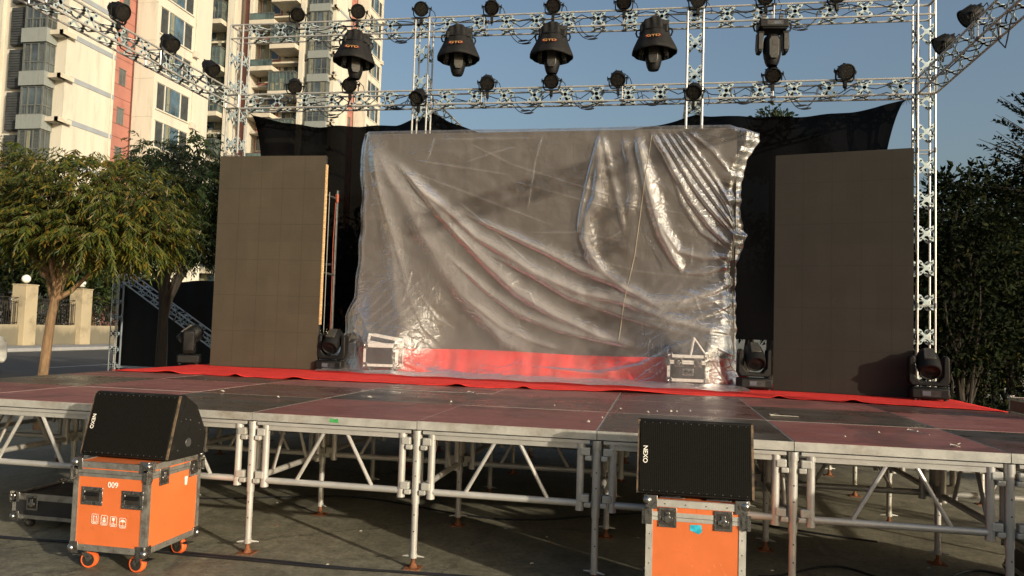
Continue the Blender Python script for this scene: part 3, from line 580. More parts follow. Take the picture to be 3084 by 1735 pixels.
tree('street_tree', 'darker green tree just left of the tall left panel, twigs standing up above its crown', [(ony(405, 925, Y2).x, Y2, 0), tuple(ony(408, 850, Y2)), tuple(ony(412, 760, Y2))], .12, .08,
     [B(400, 470, Y2, .75, .9, .55), B(490, 480, Y2, .7, .9, .55), B(440, 580, Y2, .85, .9, .5), B(520, 600, Y2+.4, .6, .8, .5), B(380, 390, Y2, .35, .5, .3), B(500, 385, Y2, .4, .5, .33), B(440, 410, Y2, .3, .5, .25), B(560, 500, Y2+.6, .6, .8, .6), B(330, 560, Y2+.5, .6, .8, .5)], 2700, .27, M['leafB'], M['darkbark'], compound=True)
# further trees between the wall and the tower blocks, each with its own kind of crown
far = [((232, 700), -31.5, 'leafB', 'bark', 'forked tree standing behind the railing right of the slanting trunk'),
       ((20, 640), -34, 'leafD', 'darkbark', 'dark broad tree behind the left globe lamp'),
       ((150, 650), -37, 'leafD', 'darkbark', 'dark tree low between the two globe lamps, behind the railing'),
       ((330, 610), -33, 'leafD', 'darkbark', 'dark dense tree behind the black banner, its left part'),
       ((-80, 560), -33, 'leafB', 'darkbark', 'green tree past the left end of the railing')]
for i, ((px, py), X, lm, bm, lab) in enumerate(far):
    p = onx(px, py, X); h = p.z
    tree('garden_tree', lab, [(X, p.y, .1), (X+.2, p.y, h*.3), (X, p.y, h*.52)], .22, .16,
         [(X, p.y, h, 2.6, 2.6, 1.8), (X+1.2, p.y-2, h-.8, 2, 2, 1.5), (X+1, p.y+2.2, h-.6, 2, 2.2, 1.6), (X-.5, p.y, h+1.6, 1.8, 1.9, 1.2)], 5200, .3, M[lm], M[bm], group='trees behind the compound wall')
for i, (x, y, z, rr, lm) in enumerate(((-13.5, 27, 4.2, 2.8, 'leafD'), (-9, 24, 4.4, 2.6, 'leafD'), (-5, 27, 4.5, 3, 'leafD'), (0, 25, 4.2, 2.7, 'leafD'), (5, 27, 4.6, 2.9, 'leafD'), (9, 21, 4.4, 2.5, 'leafD'))):
    tree('park_tree', '%s dark tree hidden behind the black mesh backdrop, counting from the left' % ords[i], [(x, y, 0), (x+.2, y, 1.5), (x, y, 2.6)], .2, .14, [(x, y, z, rr, rr, rr*.7), (x+1.5, y-1, z-1.6, rr*.8, rr*.8, rr*.55), (x-1.6, y, z-1.5, rr*.8, rr*.8, rr*.55)], 3600, .3, M[lm], M['darkbark'], group='trees behind the backdrop')
p = ony(1945, 292, 22)
tree('park_tree', 'rounded green treetop showing above the black backdrop near the bare moving head', [(p.x, 22, 0), (p.x+.1, 22, 3), (p.x, 22, p.z-2)], .2, .12, [(p.x, 22, p.z-.5, .7, .8, .75), (p.x-.5, 22, p.z-1.2, 1.2, 1.2, .8), (p.x+.8, 22.3, p.z-1.5, 1.3, 1.2, .8)], 5500, .17, M['leafB'], M['darkbark'])
# right hand trees
YR = 10.5
def multi(name, label, cx, Y, blobs, n, leaf, lm, nst=6, group=None, cat='tree'):
    root = tree(name, label, [(cx, Y, 0), (cx+.05, Y, .5), (cx, Y, 1.2)], .1, .06, blobs, n, leaf, M[lm], M['darkbark'], group=group, cat=cat)
    tb = MB()
    for k in range(nst):
        a = random.uniform(0, 6.28); d = random.uniform(.1, .6); limb(tb, (math.cos(a)*.15, math.sin(a)*.15, 0), (math.cos(a)*d*1.6, math.sin(a)*d*1.6, random.uniform(1.8, 3)), .035, .012)
    tb.build('stem', M['darkbark'], root); return root
multi('slender_tree', 'bushy dark tree close beside the right truss tower', ony(2410, 900, YR).x, YR, [B(2400, 560, YR, .8, .9, .7), B(2370, 480, YR, .35, .5, .35), B(2440, 640, YR, .9, 1, .8), B(2380, 740, YR, .7, .9, .7), B(2420, 460, YR, .5, .6, .3), B(2450, 840, YR, .8, .9, .6), B(2390, 880, YR, .6, .8, .5)], 6200, .13, 'leafD', 9)
multi('slender_tree', 'dark leafy tree at the right edge with pointed top shoots', ony(2540, 900, YR+1.5).x, YR+1.5, [B(2500, 530, YR+1.5, .9, 1, .7), B(2480, 455, YR+1.5, .35, .5, .4), B(2560, 560, YR+1.5, .9, 1, .8), B(2520, 680, YR+1.5, 1, 1.1, .9), B(2600, 700, YR+1.5, 1.1, 1.1, 1), B(2500, 800, YR+1.5, .9, 1, .6), B(2600, 480, YR+1.5, .7, .8, .5)], 7200, .14, 'leafD', 8)
multi('slender_tree', 'dark tree behind the other two right hand trees, over the grass verge', ony(2460, 900, 16).x, 16, [B(2460, 640, 16, 1.6, 1.5, 1.2), B(2560, 700, 16, 1.6, 1.5, 1.3), B(2400, 760, 16, 1.3, 1.3, 1), B(2520, 800, 16, 1.6, 1.5, .8)], 7000, .17, 'leafD', 8)
# nearer tree whose shoots reach in at the top right
YN = 7.2; root = None; sp = [((2640, 330), (2545, 228)), ((2650, 380), (2520, 292)), ((2640, 430), (2488, 358)), ((2650, 470), (2500, 400)), ((2640, 300), (2570, 230)), ((2660, 420), (2540, 330)), ((2640, 470), (2560, 430)), ((2640, 380), (2560, 420)), ((2640, 500), (2490, 470))]
bx = ony(2800, 900, YN).x; base = np.array([bx, YN, 0]); root = thing('near_tree', 'near dark tree whose leafy shoots reach in at the top right corner', 'tree', tuple(base))
Vs = []; Fs = []; nb = 0; tb = MB(Tr(*(-base)))
for a, b in sp:
    A = ony(*a, YN); E = ony(*b, YN)
    for j in range(3):
        e = E+Vector((random.uniform(-.12, .12), random.uniform(-.5, .5), random.uniform(-.12, .12)))*(j > 0); V, F = spray(tuple(A), tuple(e), 46, .085); Vs.append(V); Fs.append(F+nb); nb += len(V); tb.path([A, A.lerp(e, .5)+Vector((0,0,.02)), e], .012, 5, .003)
P, d, idx = blob_points([(bx-.2, YN, 3.6, 1.2, 1.2, 1.3), (bx+.4, YN, 4.6, 1, 1, 1)], 5000); V, F = leaf_quads(P, d+rng.normal(size=d.shape)*.8, rng.normal(size=d.shape)+[0,0,1], .1*(.6+.8*rng.random(5000)), .05); Vs.append(V); Fs.append(F+nb)
mesh_leaves('crown', np.concatenate(Vs)-base, np.concatenate(Fs), M['leafD'], root)
tb.path([(bx, YN, 0), (bx+.1, YN, 1.5), (bx-.1, YN, 3), (bx-.4, YN, 3.9)], .12, 9, .05)
for a, b in sp: limb(tb, (bx-.2, YN, 3.3), tuple(ony(*a, YN)), .03, .012)
tb.build('trunk', M['darkbark'], root)
hedge('dark_thicket', 'dark thicket filling the ground between the right hand tree trunks', [(6.4, 11.5, 1.0, 1.6, .9, 1.0), (8.2, 11.8, 1.0, 1.6, .9, 1.1), (10, 12, 1.0, 1.6, .9, 1.1)], 9000, .13, M['leafD'])
for i, (x, y) in enumerate(((6.6, 7.6), (7.8, 7.2), (6.0, 8.6), (8.8, 8.2))):
    hedge('low_shrub', 'low dark shrub on the grass right of the stage, %s from the left' % ords[[1, 2, 0, 3][i]], [(x, y, .35, .5, .4, .4)], 700, .1, M['leafD'], group='low shrubs on the right verge')
t = onz(2462, 905, .0)
bb = MB(); pp = ony(2505, 925, 24)
hedge('golden_shrub', 'yellow green sunlit shrub glimpsed through the right hand trees', [(pp.x, 24, 1.0, .8, .6, .9)], 1200, .2, M['leafA'])

# ------------------------------------------------------------------ white car at the left edge
cy1 = onx(23, 905, -16.2).y; cz = onz(8, 930, 0)
car = thing('parked_car', 'white car on the road, only its rounded end showing at the left edge', 'car', (-17.1, cy1-2.25, 0))
prof = [(-2.25, .35), (-2.25, .7), (-2.1, .92), (-1.2, 1.02), (-.6, 1.45), (.9, 1.48), (1.6, 1.12), (2.1, 1.02), (2.24, .8), (2.25, .4), (2.15, .28), (-2.15, .28)]
b = MB(); b.prism(prof, -.86, .86, Matrix(((0,0,1,0),(1,0,0,0),(0,1,0,0),(0,0,0,1)))); b.build('body', M['carpaint'], car, bevel=.09)
b = MB(); gp = [(-1.1, 1.0), (-.6, 1.38), (.85, 1.4), (1.45, 1.1), (1.3, 1.0)]; b.prism(gp, -.875, .875, Matrix(((0,0,1,0),(1,0,0,0),(0,1,0,0),(0,0,0,1)))); b.build('window', M['carglass'], car, bevel=.03)
for s in (-1, 1):
    b = MB(); b.box(s*.62-.14, s*.62+.14, 2.18, 2.27, .78, .92); b.build('tail_light', M['redlogo'], car, bevel=.02)
    for y in (-1.4, 1.4):
        b = MB(); b.lathe([(.2, -.11), (.31, -.11), (.33, -.07), (.33, .07), (.31, .11), (.2, .11)], 24, Tr(s*.78, y, .33) @ Ry(R_(90))); w_ = b.build('wheel', M['tyre'], car)
        b = MB(); b.lathe([(.02, .115), (.2, .1), (.21, .0)], 20, Tr(s*.78, y, .33) @ Ry(R_(90*s))); b.build('rim', M['chrome'], w_)
# ------------------------------------------------------------------ text
def text(s, size, m, parent, Mx, name='lettering', ext=.0008, sx=1.0):
    cu = bpy.data.curves.new(name, 'FONT'); cu.body = s; cu.size = size; cu.extrude = ext; cu.align_x = 'CENTER'; cu.align_y = 'CENTER'; cu.offset = size*.012
    ob = bpy.data.objects.new(name+'_tmp', cu); col.objects.link(ob); bpy.context.view_layer.update()
    me = bpy.data.meshes.new_from_object(ob.evaluated_get(bpy.context.evaluated_depsgraph_get())); bpy.data.objects.remove(ob); bpy.data.curves.remove(cu)
    me.transform(Mx @ Matrix.Scale(sx, 4, (1, 0, 0))); me.materials.clear(); me.materials.append(m); o = bpy.data.objects.new(name, me); col.objects.link(o)
    if parent is not None: o.parent = parent
    return o
FRONT = Rx(R_(90))     # text laid in XY -> upright facing -Y

# ------------------------------------------------------------------ stage platform
G = 1.22
stage = thing('stage_platform', 'modular stage platform of red and dark plywood decks on aluminium frames and adjustable legs', 'stage', (0, 0, 0))
pattern = ['RRDRRDRD', 'DRMDMMDR', 'RMRMRMRM', 'RRMRRMRR', 'RRRRRRRR']
MM = {'R': 'deckred', 'D': 'deckdark', 'M': 'deckmid'}
M['deckmid'] = deck_mat('brown_worn_plywood', (.13,.06,.05), (.2,.12,.1), .26, .55, .35)
for j in range(5):
    for i in range(8):
        x0 = (i-4)*G; y0 = j*G; dz = random.uniform(-.0025, .0025)
        b = MB(); b.k = 0; b.box(x0+.0077, x0+G-.0077, y0+.0077, y0+G-.0077, H-.02, H+dz)
        o = b.build('deck_panel', M[MM[pattern[j][i]]], stage, smooth=False)
        b = MB(); e = .0025
        b.box(x0+e, x0+G-e, y0+e, y0+.0075, H-.058, H+dz-.0015); b.box(x0+e, x0+G-e, y0+G-.0075, y0+G-e, H-.058, H+dz-.0015)
        b.box(x0+e, x0+.0075, y0+.008, y0+G-.008, H-.058, H+dz-.0015); b.box(x0+G-.0075, x0+G-e, y0+.008, y0+G-.008, H-.058, H+dz-.0015)
        b.build('panel_edge', M['alu'], o, smooth=False)
def frame(a, b_, jj, front=False):
    """side frame between two posts: top rail, bottom tube, end tubes with clamps, two diagonals"""
    a = Vector(a); b_ = Vector(b_); d = (b_-a).normalized(); L = (b_-a).length; n = Vector((-d.y, d.x, 0)); mb = MB(Matrix(((d.x, n.x, 0, a.x), (d.y, n.y, 0, a.y), (0, 0, 1, 0), (0, 0, 0, 1))))
    s = .105
    mb.box(s-.06, L-s+.06, -.029, .029, H-.086, H-.065); mb.box(s, L-s, -.016, .016, H-.122, H-.0865)
    for x in (s, L-s):
        mb.tube((x, 0, H-.085), (x, 0, .47), .024, 12); mb.tube((x, 0, H-.12), (x, 0, H-.085), .029, 12); mb.tube((x, 0, .53), (x, 0, .47), .028, 12)
    mb.tube((s, 0, .515), (L-s, 0, .515), .023, 10)
    for xa, xb in ((.43, .24), (.6, .79)): mb.tube((s+(L-2*s)*xa, 0, H-.118), (s+(L-2*s)*xb, 0, .53), .0135, 8)
    mb.build('side_frame', M['alu_tube'], stage)
    k = MB(mb.M.copy())
    for x, sg in ((s, -1), (L-s, 1)):
        for z in (H-.135, .555):
            if front: k = MB(mb.M.copy())
            k.box(min(x, x+sg*.062), max(x, x+sg*.062), -.03, .03, z-.028, z+.022); k.box(min(x+sg*.03, x+sg*.075), max(x+sg*.03, x+sg*.075), -.034, .034, z-.06, z-.0285)
            if front: k.build('clamp', M['alu'], stage, smooth=False, bevel=.006)
    if not front: tag(k.build('rear_clamps', M['alu'], stage, smooth=False), kind='stuff')
for j in range(6):
    for i in range(-4, 5):
        x = i*G; y = j*G+(.0 if j else .03)
        b = MB(); b.tube((x, y, .43), (x, y, H-.065), .027, 14); b.tube((x, y, .1), (x, y, .43), .0225, 12)
        b.tube((x, y, H-.12), (x, y, H-.065), .0315, 14)
        leg = b.build('leg', M['alu_tube'], stage)
        b = MB()
        for z in (.72, .62, .36, .25): b.tube((x+.002, y-.0275 if z > .43 else y-.0229, z), (x+.002, y-.0225 if z > .43 else y-.018, z), .005, 8)
        b.build('pin_hole', M['iron'], leg)
        b = MB(); b.tube((x, y, .0), (x, y, .1), .014, 10); b.box(x-.055, x+.055, y-.055, y+.055, 0, .006); b.tube((x, y, .005), (x, y, .035), .03, 10, .018)
        b.build('screw_jack', M['rust'], leg)
        b = MB(); a = random.uniform(-.5, .5)
        for s in (-1, 1): b.tube((x, y, .085), (x+s*.075*math.cos(a), y+s*.075*math.sin(a), .078), .011, 8, .004)
        b.tube((x, y, .07), (x, y, .1), .026, 10); b.build('wing_nut', M['alu'], leg)
for j in range(6):
    for i in range(-4, 4): frame((i*G, j*G+(.0 if j else .03), 0), ((i+1)*G, j*G+(.0 if j else .03), 0), j, j == 0)
for i in range(-4, 5):
    for j in range(5): frame((i*G, j*G+.0, 0), (i*G, (j+1)*G, 0), j)
b = MB(); pg = ony(838, 1056, -.0); b.add([(pg.x-.03, .0015, H-.04), (pg.x+.04, .0015, H-.045), (pg.x+.035, .0015, H-.015), (pg.x+.01, .0015, H-.02), (pg.x-.02, .0015, H-.012)], [(0,1,2,3,4)]); b.build('paint_mark', M['green'], stage, smooth=False)

# ------------------------------------------------------------------ red carpet
xs = np.linspace(-4.86, 4.86, 260); fr = np.interp(xs, [-4.9, -3.2, -1.7, .75, 1.6, 2.43, 3.4, 4.2, 4.86], [3.2, 3.15, 3.14, 3.25, 3.4, 3.5, 3.45, 3.2, 3.0])
fr = fr+.03*np.sin(xs*3.1)+.018*np.sin(xs*8.3+1)+.012*np.sin(xs*17+2); ny = 46; b = MB(); V = []
for k in range(ny):
    t = (k/(ny-1))**1.7
    for i, x in enumerate(xs):
        y = fr[i]+(6.06-fr[i])*t; lump = max(0, math.sin(x*5.3+math.sin(x*2)*2))**6*.03*math.exp(-t*26)
        z = H+.009+lump+.006*max(0, math.sin(x*2.1+y*3.7))*math.sin(y*6+x)**2+(.012*math.exp(-((y-fr[i]-.25-.1*math.sin(x*1.3))/.05)**2))*(.5+.5*math.sin(x*.9+1))
        V.append((x, y, z))
n = len(xs); b.add(V, [(k*n+i, k*n+i+1, (k+1)*n+i+1, (k+1)*n+i) for k in range(ny-1) for i in range(n-1)])
o = tag(b.build('red_carpet', M['redcloth']), 'red carpet covering the back of the stage, front edge wavy', 'carpet'); m_ = o.modifiers.new('thick', 'SOLIDIFY'); m_.thickness = .005

# ------------------------------------------------------------------ lighting truss
def member(root, p0, p1, size, name, up=(0, 0, 1), pitch=.49, start=.2, r=.0145, plate='plate', faces=(0, 1, 2, 3)):
    p0 = Vector(p0); p1 = Vector(p1); d = (p1-p0).normalized(); L = (p1-p0).length; u = Vector(up); u = (u-d*u.dot(d)).normalized(); w = d.cross(u)
    mx = Matrix(((d.x, w.x, u.x, p0.x), (d.y, w.y, u.y, p0.y), (d.z, w.z, u.z, p0.z), (0, 0, 0, 1))); h = size/2
    c = MB(mx)
    for a in (-h, h):
        for e in (-h, h): c.tube((0, a, e), (L, a, e), r, 8)
    nseg = max(1, round(L/2.0))
    for k in range(nseg+1):
        x = L*k/nseg; x = min(max(x, .012), L-.012)
        for a in (-h, h): c.tube((x, a, -h), (x, a, h), .009, 6); c.tube((x, -h, a), (x, h, a), .009, 6)
    o = c.build(name, M['alu_tube'], root)
    jt = MB(mx)
    for k in range(1, nseg):
        x = L*k/nseg
        for a in (-h, h):
            for e in (-h, h): jt.tube((x-.035, a, e), (x+.035, a, e), r+.004, 8)
    if jt.v: jt.build('joint_sleeve', M['darkmetal'], o)
    st = []; a = h*.98
    for q in range(4):
        cs, sn = [(1, 0), (0, 1), (-1, 0), (0, -1)][q]
        for (x, y) in ((a, a*.7), (a*.72, a), (a*.4, a*.6), (a*.12, a*.42)) if False else ((a, a*.8), (a*.8, a), (a*.55, a*.86), (a*.33, a*.5), (a*.12, a*.3), (-a*.12, a*.3), (-a*.33, a*.5), (-a*.55, a*.86)):
            st.append((x*cs-y*sn, x*sn+y*cs))
    pts = []
    for p in st:
        if not pts or (abs(p[0]-pts[-1][0])+abs(p[1]-pts[-1][1])) > 1e-4: pts.append(p)
    T = [Matrix(((1,0,0,0),(0,0,-1,-h-.004),(0,1,0,0),(0,0,0,1))), Matrix(((1,0,0,0),(0,0,-1,h),(0,1,0,0),(0,0,0,1))), Tr(0, 0, -h-.002), Tr(0, 0, h-.002)]
    def one(pl, mm):
        pl.k = 0; pl.prism(pts, 0, .004, mm); pl.lathe([(.028, .0), (.028, .01), (.02, .013), (.001, .013)], 12, mm); pl.k = 1
        for sx in (-1, 1):
            for sy in (-1, 1): pl.lathe([(.0135, -.004), (.0135, .0085)], 8, mm @ Tr(sx*a*.62, sy*a*.62, 0))
    xs_ = []; x = start
    while x < L-a: xs_.append(x); x += pitch
    if not xs_: return o
    ffront = min(range(4), key=lambda q: (mx.to_3x3() @ (T[q].to_3x3() @ Vector((0, 0, 1)) if q < 2 else Vector((0, 0, -1 if q == 2 else 1)))).y if q else (mx.to_3x3() @ Vector((0, -1, 0))).y)
    pb = MB(mx)
    for x in xs_:
        for q in range(4):
            if q != ffront: one(pb, Tr(x, 0, 0) @ T[q])
    tag(pb.build('rear_brace_plates', [M[plate], M['iron']], o), kind='stuff')
    p0_ = MB(mx.to_3x3().to_4x4()); one(p0_, T[ffront]); first = p0_.build('brace_plate', [M[plate], M['iron']], o)
    for k, x in enumerate(xs_):
        c_ = first if k == 0 else first.copy()
        if k: col.objects.link(c_); c_.parent = o
        c_.location = p0+d*x
    return o
TY = 6.25; S = .225; tc_ = TY+S/2
truss = thing('lighting_truss', 'silver lighting truss of towers and cross beams behind the stage with side booms reaching forward', 'truss', (0, 0, 0))
def zt(x): return 5.105-(x+5.2)*.0045+S/2
def zu(x): return 6.275-(x+5.2)*.009+S/2
XL, XR, X1, X2 = -5.3, 5.17, -2.12, 2.05
member(truss, (XL-S/2, tc_, zt(XL)), (XR+S/2, tc_, zt(XR)), S, 'cross_beam', start=.42, pitch=.468)
member(truss, (XL-S/2, tc_, zu(XL)), (XR+S/2, tc_, zu(XR)), S, 'cross_beam', start=.42, pitch=.468)
for x in (XL, XR, X1, X2): member(truss, (x, tc_, 0), (x, tc_, zu(x)+S/2), S, 'tower', up=(0, 1, 0), start=.3, pitch=.47)
member(truss, (XL, .2, zt(XL)), (XL, tc_-S/2-.03, zt(XL)), S, 'side_boom', start=.25, plate='plate')
member(truss, (XR, .2, zt(XR)), (XR, tc_-S/2-.03, zt(XR)), S, 'side_boom', start=.25)
for x, yy in ((XL-.02, 1.5), (XR, 2.1)): member(truss, (x, yy, 0), (x, yy, zt(x)-S/2-.03), S, 'tower', up=(0, 1, 0), start=.3, pitch=.47)
for x, L in ((X1, 1.9), (X2, 1.7)):
    member(truss, (x, TY+S+.03, zt(x)-.02), (x, TY+S+L, zt(x)+.03), S*.9, 'rear_boom', start=.3)
for x, s in ((X1, -.35), (X2, .35)): member(truss, (x, TY+S+1.75, zt(x)-S/2), (x+s*0, TY+S+1.75, 0), S*.8, 'rear_leg', up=(0, 1, 0))

# ------------------------------------------------------------------ stage lamps
def aim(v):
    z = Vector(v).normalized(); x = Vector((1, 0, 0)); x = (x-z*x.dot(z)).normalized(); y = z.cross(x); return Matrix(((x.x, y.x, z.x, 0), (x.y, y.y, z.y, 0), (x.z, y.z, z.z, 0), (0, 0, 0, 1)))
def make_par(tilt, label, group):
    t = thing('par_light', label, 'stage light', (0, 0, 0), 0, group); A = aim((0, -math.cos(R_(tilt)), -math.sin(R_(tilt))))
    b = MB(A); b.lathe([(.001, -.155), (.05, -.155), (.056, -.15), (.06, -.12), (.083, -.105), (.1, -.06), (.106, -.01), (.106, .05), (.115, .052), (.115, .075), (.105, .078), (.101, .066)], 28)
    for k in range(8):
        a = k*math.pi/4+.2; b.box(.095, .112, -.006, .006, -.07, .05, Rz(a))
    b.box(-.03, .03, .03, .05, -.175, -.12); b.build('housing', M['blackplastic'], t)
    b = MB(A); b.lathe([(.101, .055), (.101, .066), (.001, .066)], 28); ln = b.build('lens', M['lens'], t)
    b = MB(A)
    for q in range(-4, 5):
        for r in range(-4, 5):
            x = q*.0215+r*.01075; y = r*.0186
            if x*x+y*y < .089**2: b.lathe([(.0075, .066), (.005, .0705), (.001, .0715)], 7, Tr(x, y, 0))
    b.build('diode', M['lensdot'], ln)
    b = MB(); pts = [(-.128, 0, .015), (-.13, .0, -.03), (-.125, .015, -.1), (-.1, .02, -.135), (0, .02, -.14), (.1, .02, -.135), (.125, .015, -.1), (.13, 0, -.03), (.128, 0, .015)]
    for k in range(len(pts)-1):
        b.tube(pts[k], pts[k+1], .009, 6)
        p, q = Vector(pts[k]), Vector(pts[k+1]); b.tube(p+Vector((0, .022, 0)), q+Vector((0, .022, 0)), .007, 6)
    pts2 = [(x, y-.005, -z*.0+z) for x, y, z in pts]; b.build('yoke', M['blackplastic'], t)
    for s in (-1, 1):
        b = MB(); b.tube((s*.1, 0, 0), (s*.145, 0, 0), .011, 8); b.tube((s*.142, 0, 0), (s*.156, 0, 0), .02, 10); b.box(s*.149-.005, s*.149+.005, -.006, .006, -.034, .034); b.build('knob', M['blackplastic'], t)
    b = MB(); b.box(-.022, .022, -.004, .045, -.235, -.142); b.tube((-.012, .02, -.26), (.02, .02, -.235), .01, 8); b.tube((0, .02, -.235), (0, .02, -.285), .007, 8); b.build('clamp', M['blackplastic'], t, bevel=.004)
    b = MB(); b.path([(.03, .12, .06), (.1, .16, .1), (.18, .15, .02), (.22, .1, -.12), (.2, .08, -.19)], .006, 6); b.build('power_cable', M['cable'], t)
    return t
par0 = make_par(33, 'first black par lamp from the left, standing on the upper cross beam', 'par lamps on the truss'); used = [0]
def par(px, py, y, rz, label, X=None):
    p = onx(px, py, X) if X is not None else ony(px, py, y)
    if not used[0]: used[0] = 1; par0.location = p; par0.rotation_euler = (0, 0, rz); par0['label'] = label
    else: c_ = dup(par0, p, rz, label); c_.rotation_euler = (R_(random.uniform(-9, 7)), R_(random.uniform(-4, 4)), rz+R_(random.uniform(-7, 7)))
up = [(749, 35), (901, 28), (1061, 22), (1237, 17), (1393, 12), (1570, 4), (1755, -2), (1925, -8), (2105, -14)]
rr_ = [R_(28), R_(16), R_(8), R_(12), R_(4), R_(-4), R_(2), R_(0), R_(5)]
for i, (x, y) in enumerate(up): par(x, y, 6.22, rr_[i], '%s black par lamp from the left on the upper cross beam' % ords[i])
lo = [(742, 215), (881, 212), (1052, 242), (1226, 207), (1388, 203), (1554, 197), (1746, 228), (1943, 187), (2126, 180)]
for i, (x, y) in enumerate(lo):
    if i in (2, 6): par(x, y, 6.03, rr_[i]-R_(10), 'black par lamp hung low in front of the %s middle tower' % ('left' if i == 2 else 'right'))
    else: par(x, y, 6.22, rr_[i], '%s black par lamp from the left on the lower cross beam' % ords[i if i < 2 else i-1 if i < 6 else i-2])
for i, (x, y) in enumerate(((300, 28), (428, 108), (531, 172))): par(x, y, 0, R_(78), '%s black par lamp on the left side boom, counting from the front' % ords[i], X=XL+.13)
for i, (x, y) in enumerate(((2438, 40), (2370, 110))): par(x, y, 0, R_(-96), '%s black par lamp on the right side boom, counting from the front' % ords[i], X=XR-.05)
par(2640, -60, 0, R_(-100), 'black par lamp on the right side boom nearest the audience, just out of the frame', X=XR-.05)

def make_mover(label, group):
    t = thing('moving_head_light', label, 'stage light', (0, 0, 0), 0, group)
    for s in (-1, 1):
        b = MB(); b.box(s*.1-.02, s*.1+.02, -.02, .02, -.02, .05); b.tube((s*.1-.02, 0, .06), (s*.1+.02, 0, .06), .028, 10); b.build('clamp', M['darkmetal'], t)
    b = MB(); b.box(-.165, .165, -.11, .11, -.13, -.015); b.box(-.14, .14, -.12, .12, -.16, -.131); bb = b.build('base', M['blackplastic'], t, bevel=.018)
    b = MB(); b.box(-.08, .1, -.1125, -.1105, -.1, -.04); b.build('control_panel', M['headgrey'], bb); b = MB(); b.box(-.005, .075, -.1145, -.113, -.09, -.05); b.build('display', M['display'], bb)
    for s in (-1, 1):
        b = MB(); b.path([(s*.16, 0, -.04), (s*.205, 0, -.05), (s*.215, 0, -.09), (s*.2, 0, -.14), (s*.15, 0, -.145)], .011, 6); b.build('carry_handle', M['blackplastic'], bb)
    for s in (-1, 1):
        b = MB(); b.prism([(s*.1, -.16), (s*.175, -.165), (s*.182, -.38), (s*.17, -.45), (s*.125, -.46), (s*.115, -.3)][::s], -.07, .07, Matrix(((1,0,0,0),(0,0,1,0),(0,1,0,0),(0,0,0,1)))); o = b.build('yoke_arm', M['blackplastic'], t, bevel=.012)
        b = MB(); b.box(min(s*.118, s*.168), max(s*.118, s*.168), -.078, -.0715, -.42, -.2); b.build('yoke_cover', M['headgrey'], o, bevel=.004)
    b = MB(); b.lathe([(.001, -.2), (.06, -.205), (.09, -.24), (.104, -.32), (.104, -.42), (.095, -.5), (.08, -.57), (.068, -.605), (.06, -.62), (.055, -.612), (.001, -.612)], 24); hd = b.build('head', M['blackplastic'], t)
    b = MB(); b.prism([(-.035, -.25), (.035, -.25), (.058, -.3), (.055, -.5), (.035, -.55), (-.035, -.55), (-.055, -.5), (-.058, -.3)], .085, .108, Matrix(((1,0,0,0),(0,0,-1,0),(0,1,0,0),(0,0,0,1)))); b.build('head_shell', M['headgrey'], hd, bevel=.006)
    b = MB(); b.box(-.022, .028, -.111, -.107, -.37, -.31); b.build('vent', M['iron'], hd)
    return t
def make_cover(label):
    prof = [(.05, .13), (.06, .15), (.03, .155), (-.04, .162), (-.085, .168), (-.095, .176), (-.14, .185), (-.2, .21), (-.26, .236), (-.32, .262), (-.352, .273), (-.375, .27)]
    n = 56; V = []; F = []
    V.append((0, 0, .035))
    for k, (z, r) in enumerate(prof):
        for i in range(n):
            a = 2*math.pi*i/n; amp = .012 if k < 4 else .006
            w = amp*math.sin(5*a+k*.25)+amp*.7*math.sin(11*a+1-k*.2)+(.02*math.sin(3*a+.7) if k < 2 else 0)
            zz = z+(.014*math.sin(4*a+1) if k < 2 else 0)+(.006*math.sin(3*a) if k > 9 else 0)
            V.append(((r+w)*math.cos(a), (r+w)*.92*math.sin(a), zz))
    for i in range(n): F.append((0, 1+(i+1) % n, 1+i))
    for k in range(len(prof)-1):
        for i in range(n): j = (i+1) % n; F.append((1+k*n+i, 1+(k+1)*n+i, 1+(k+1)*n+j, 1+k*n+j))
    t = thing('rain_cover', label, 'rain cover', (0, 0, 0), 0, 'cloth covers on the hanging moving lights')
    b = MB(); b.add(V, F); o = b.build('cloth_hood', M['blackcloth'], t); m_ = o.modifiers.new('thick', 'SOLIDIFY'); m_.thickness = .006; m_.offset = -1
    b = MB(); b.path([(.17*math.cos(a)*1.04, .17*math.sin(a)*.97, -.09) for a in [2*math.pi*k/40 for k in range(41)]], .006, 6); b.build('drawstring_hem', M['blackcloth'], o)
    Mx = Tr(0, -.232, -.225) @ Rx(R_(90-22)); text('GTD', .058, M['redlogo'], o, Mx @ Tr(0, 0, -.002), 'logo_outline', .001, 1.55).data.transform(Matrix()) ; text('GTD', .049, M['yellowlogo'], o, Mx @ Tr(0, 0, .0015), 'logo', .001, 1.6)
    return t
hang = [((897, 96), 190, 12, 8), ((1154, 84), 184, 6, 0), ((1391, 78), 176, 0, 0), ((1646, 66), 166, -3, 0)]
mv0 = make_mover('moving light under the leftmost cloth hood', 'moving lights hanging from the upper beam'); cv0 = make_cover('leftmost black cloth hood with logo'); nm = ['leftmost', 'second from the left', 'third from the left', 'rightmost']
for i, ((px, py), bot, rz, tl) in enumerate(hang):
    p = ony(px, py, 6.12); l1 = 'black moving light hanging out of the %s cloth hood' % nm[i]; l2 = 'black cloth hood with logo, %s of the four under the upper beam' % nm[i]
    rzz = R_([26, 20, 4, -2][i])
    if i == 0: mv0.location = p; mv0.rotation_euler = (0, 0, rzz); mv0['label'] = l1; mv0.scale = (1.22, 1.15, 1.06); cv0.scale = (1.2, 1.15, 1.12); cv0.location = p; cv0.rotation_euler = (R_(-3), R_(3), R_(rz)); cv0['label'] = l2
    else: dup(mv0, p, rzz, l1); c = dup(cv0, p, R_(rz), l2); c.rotation_euler = (R_(-2), R_((-1)**i*1.5), R_(rz))
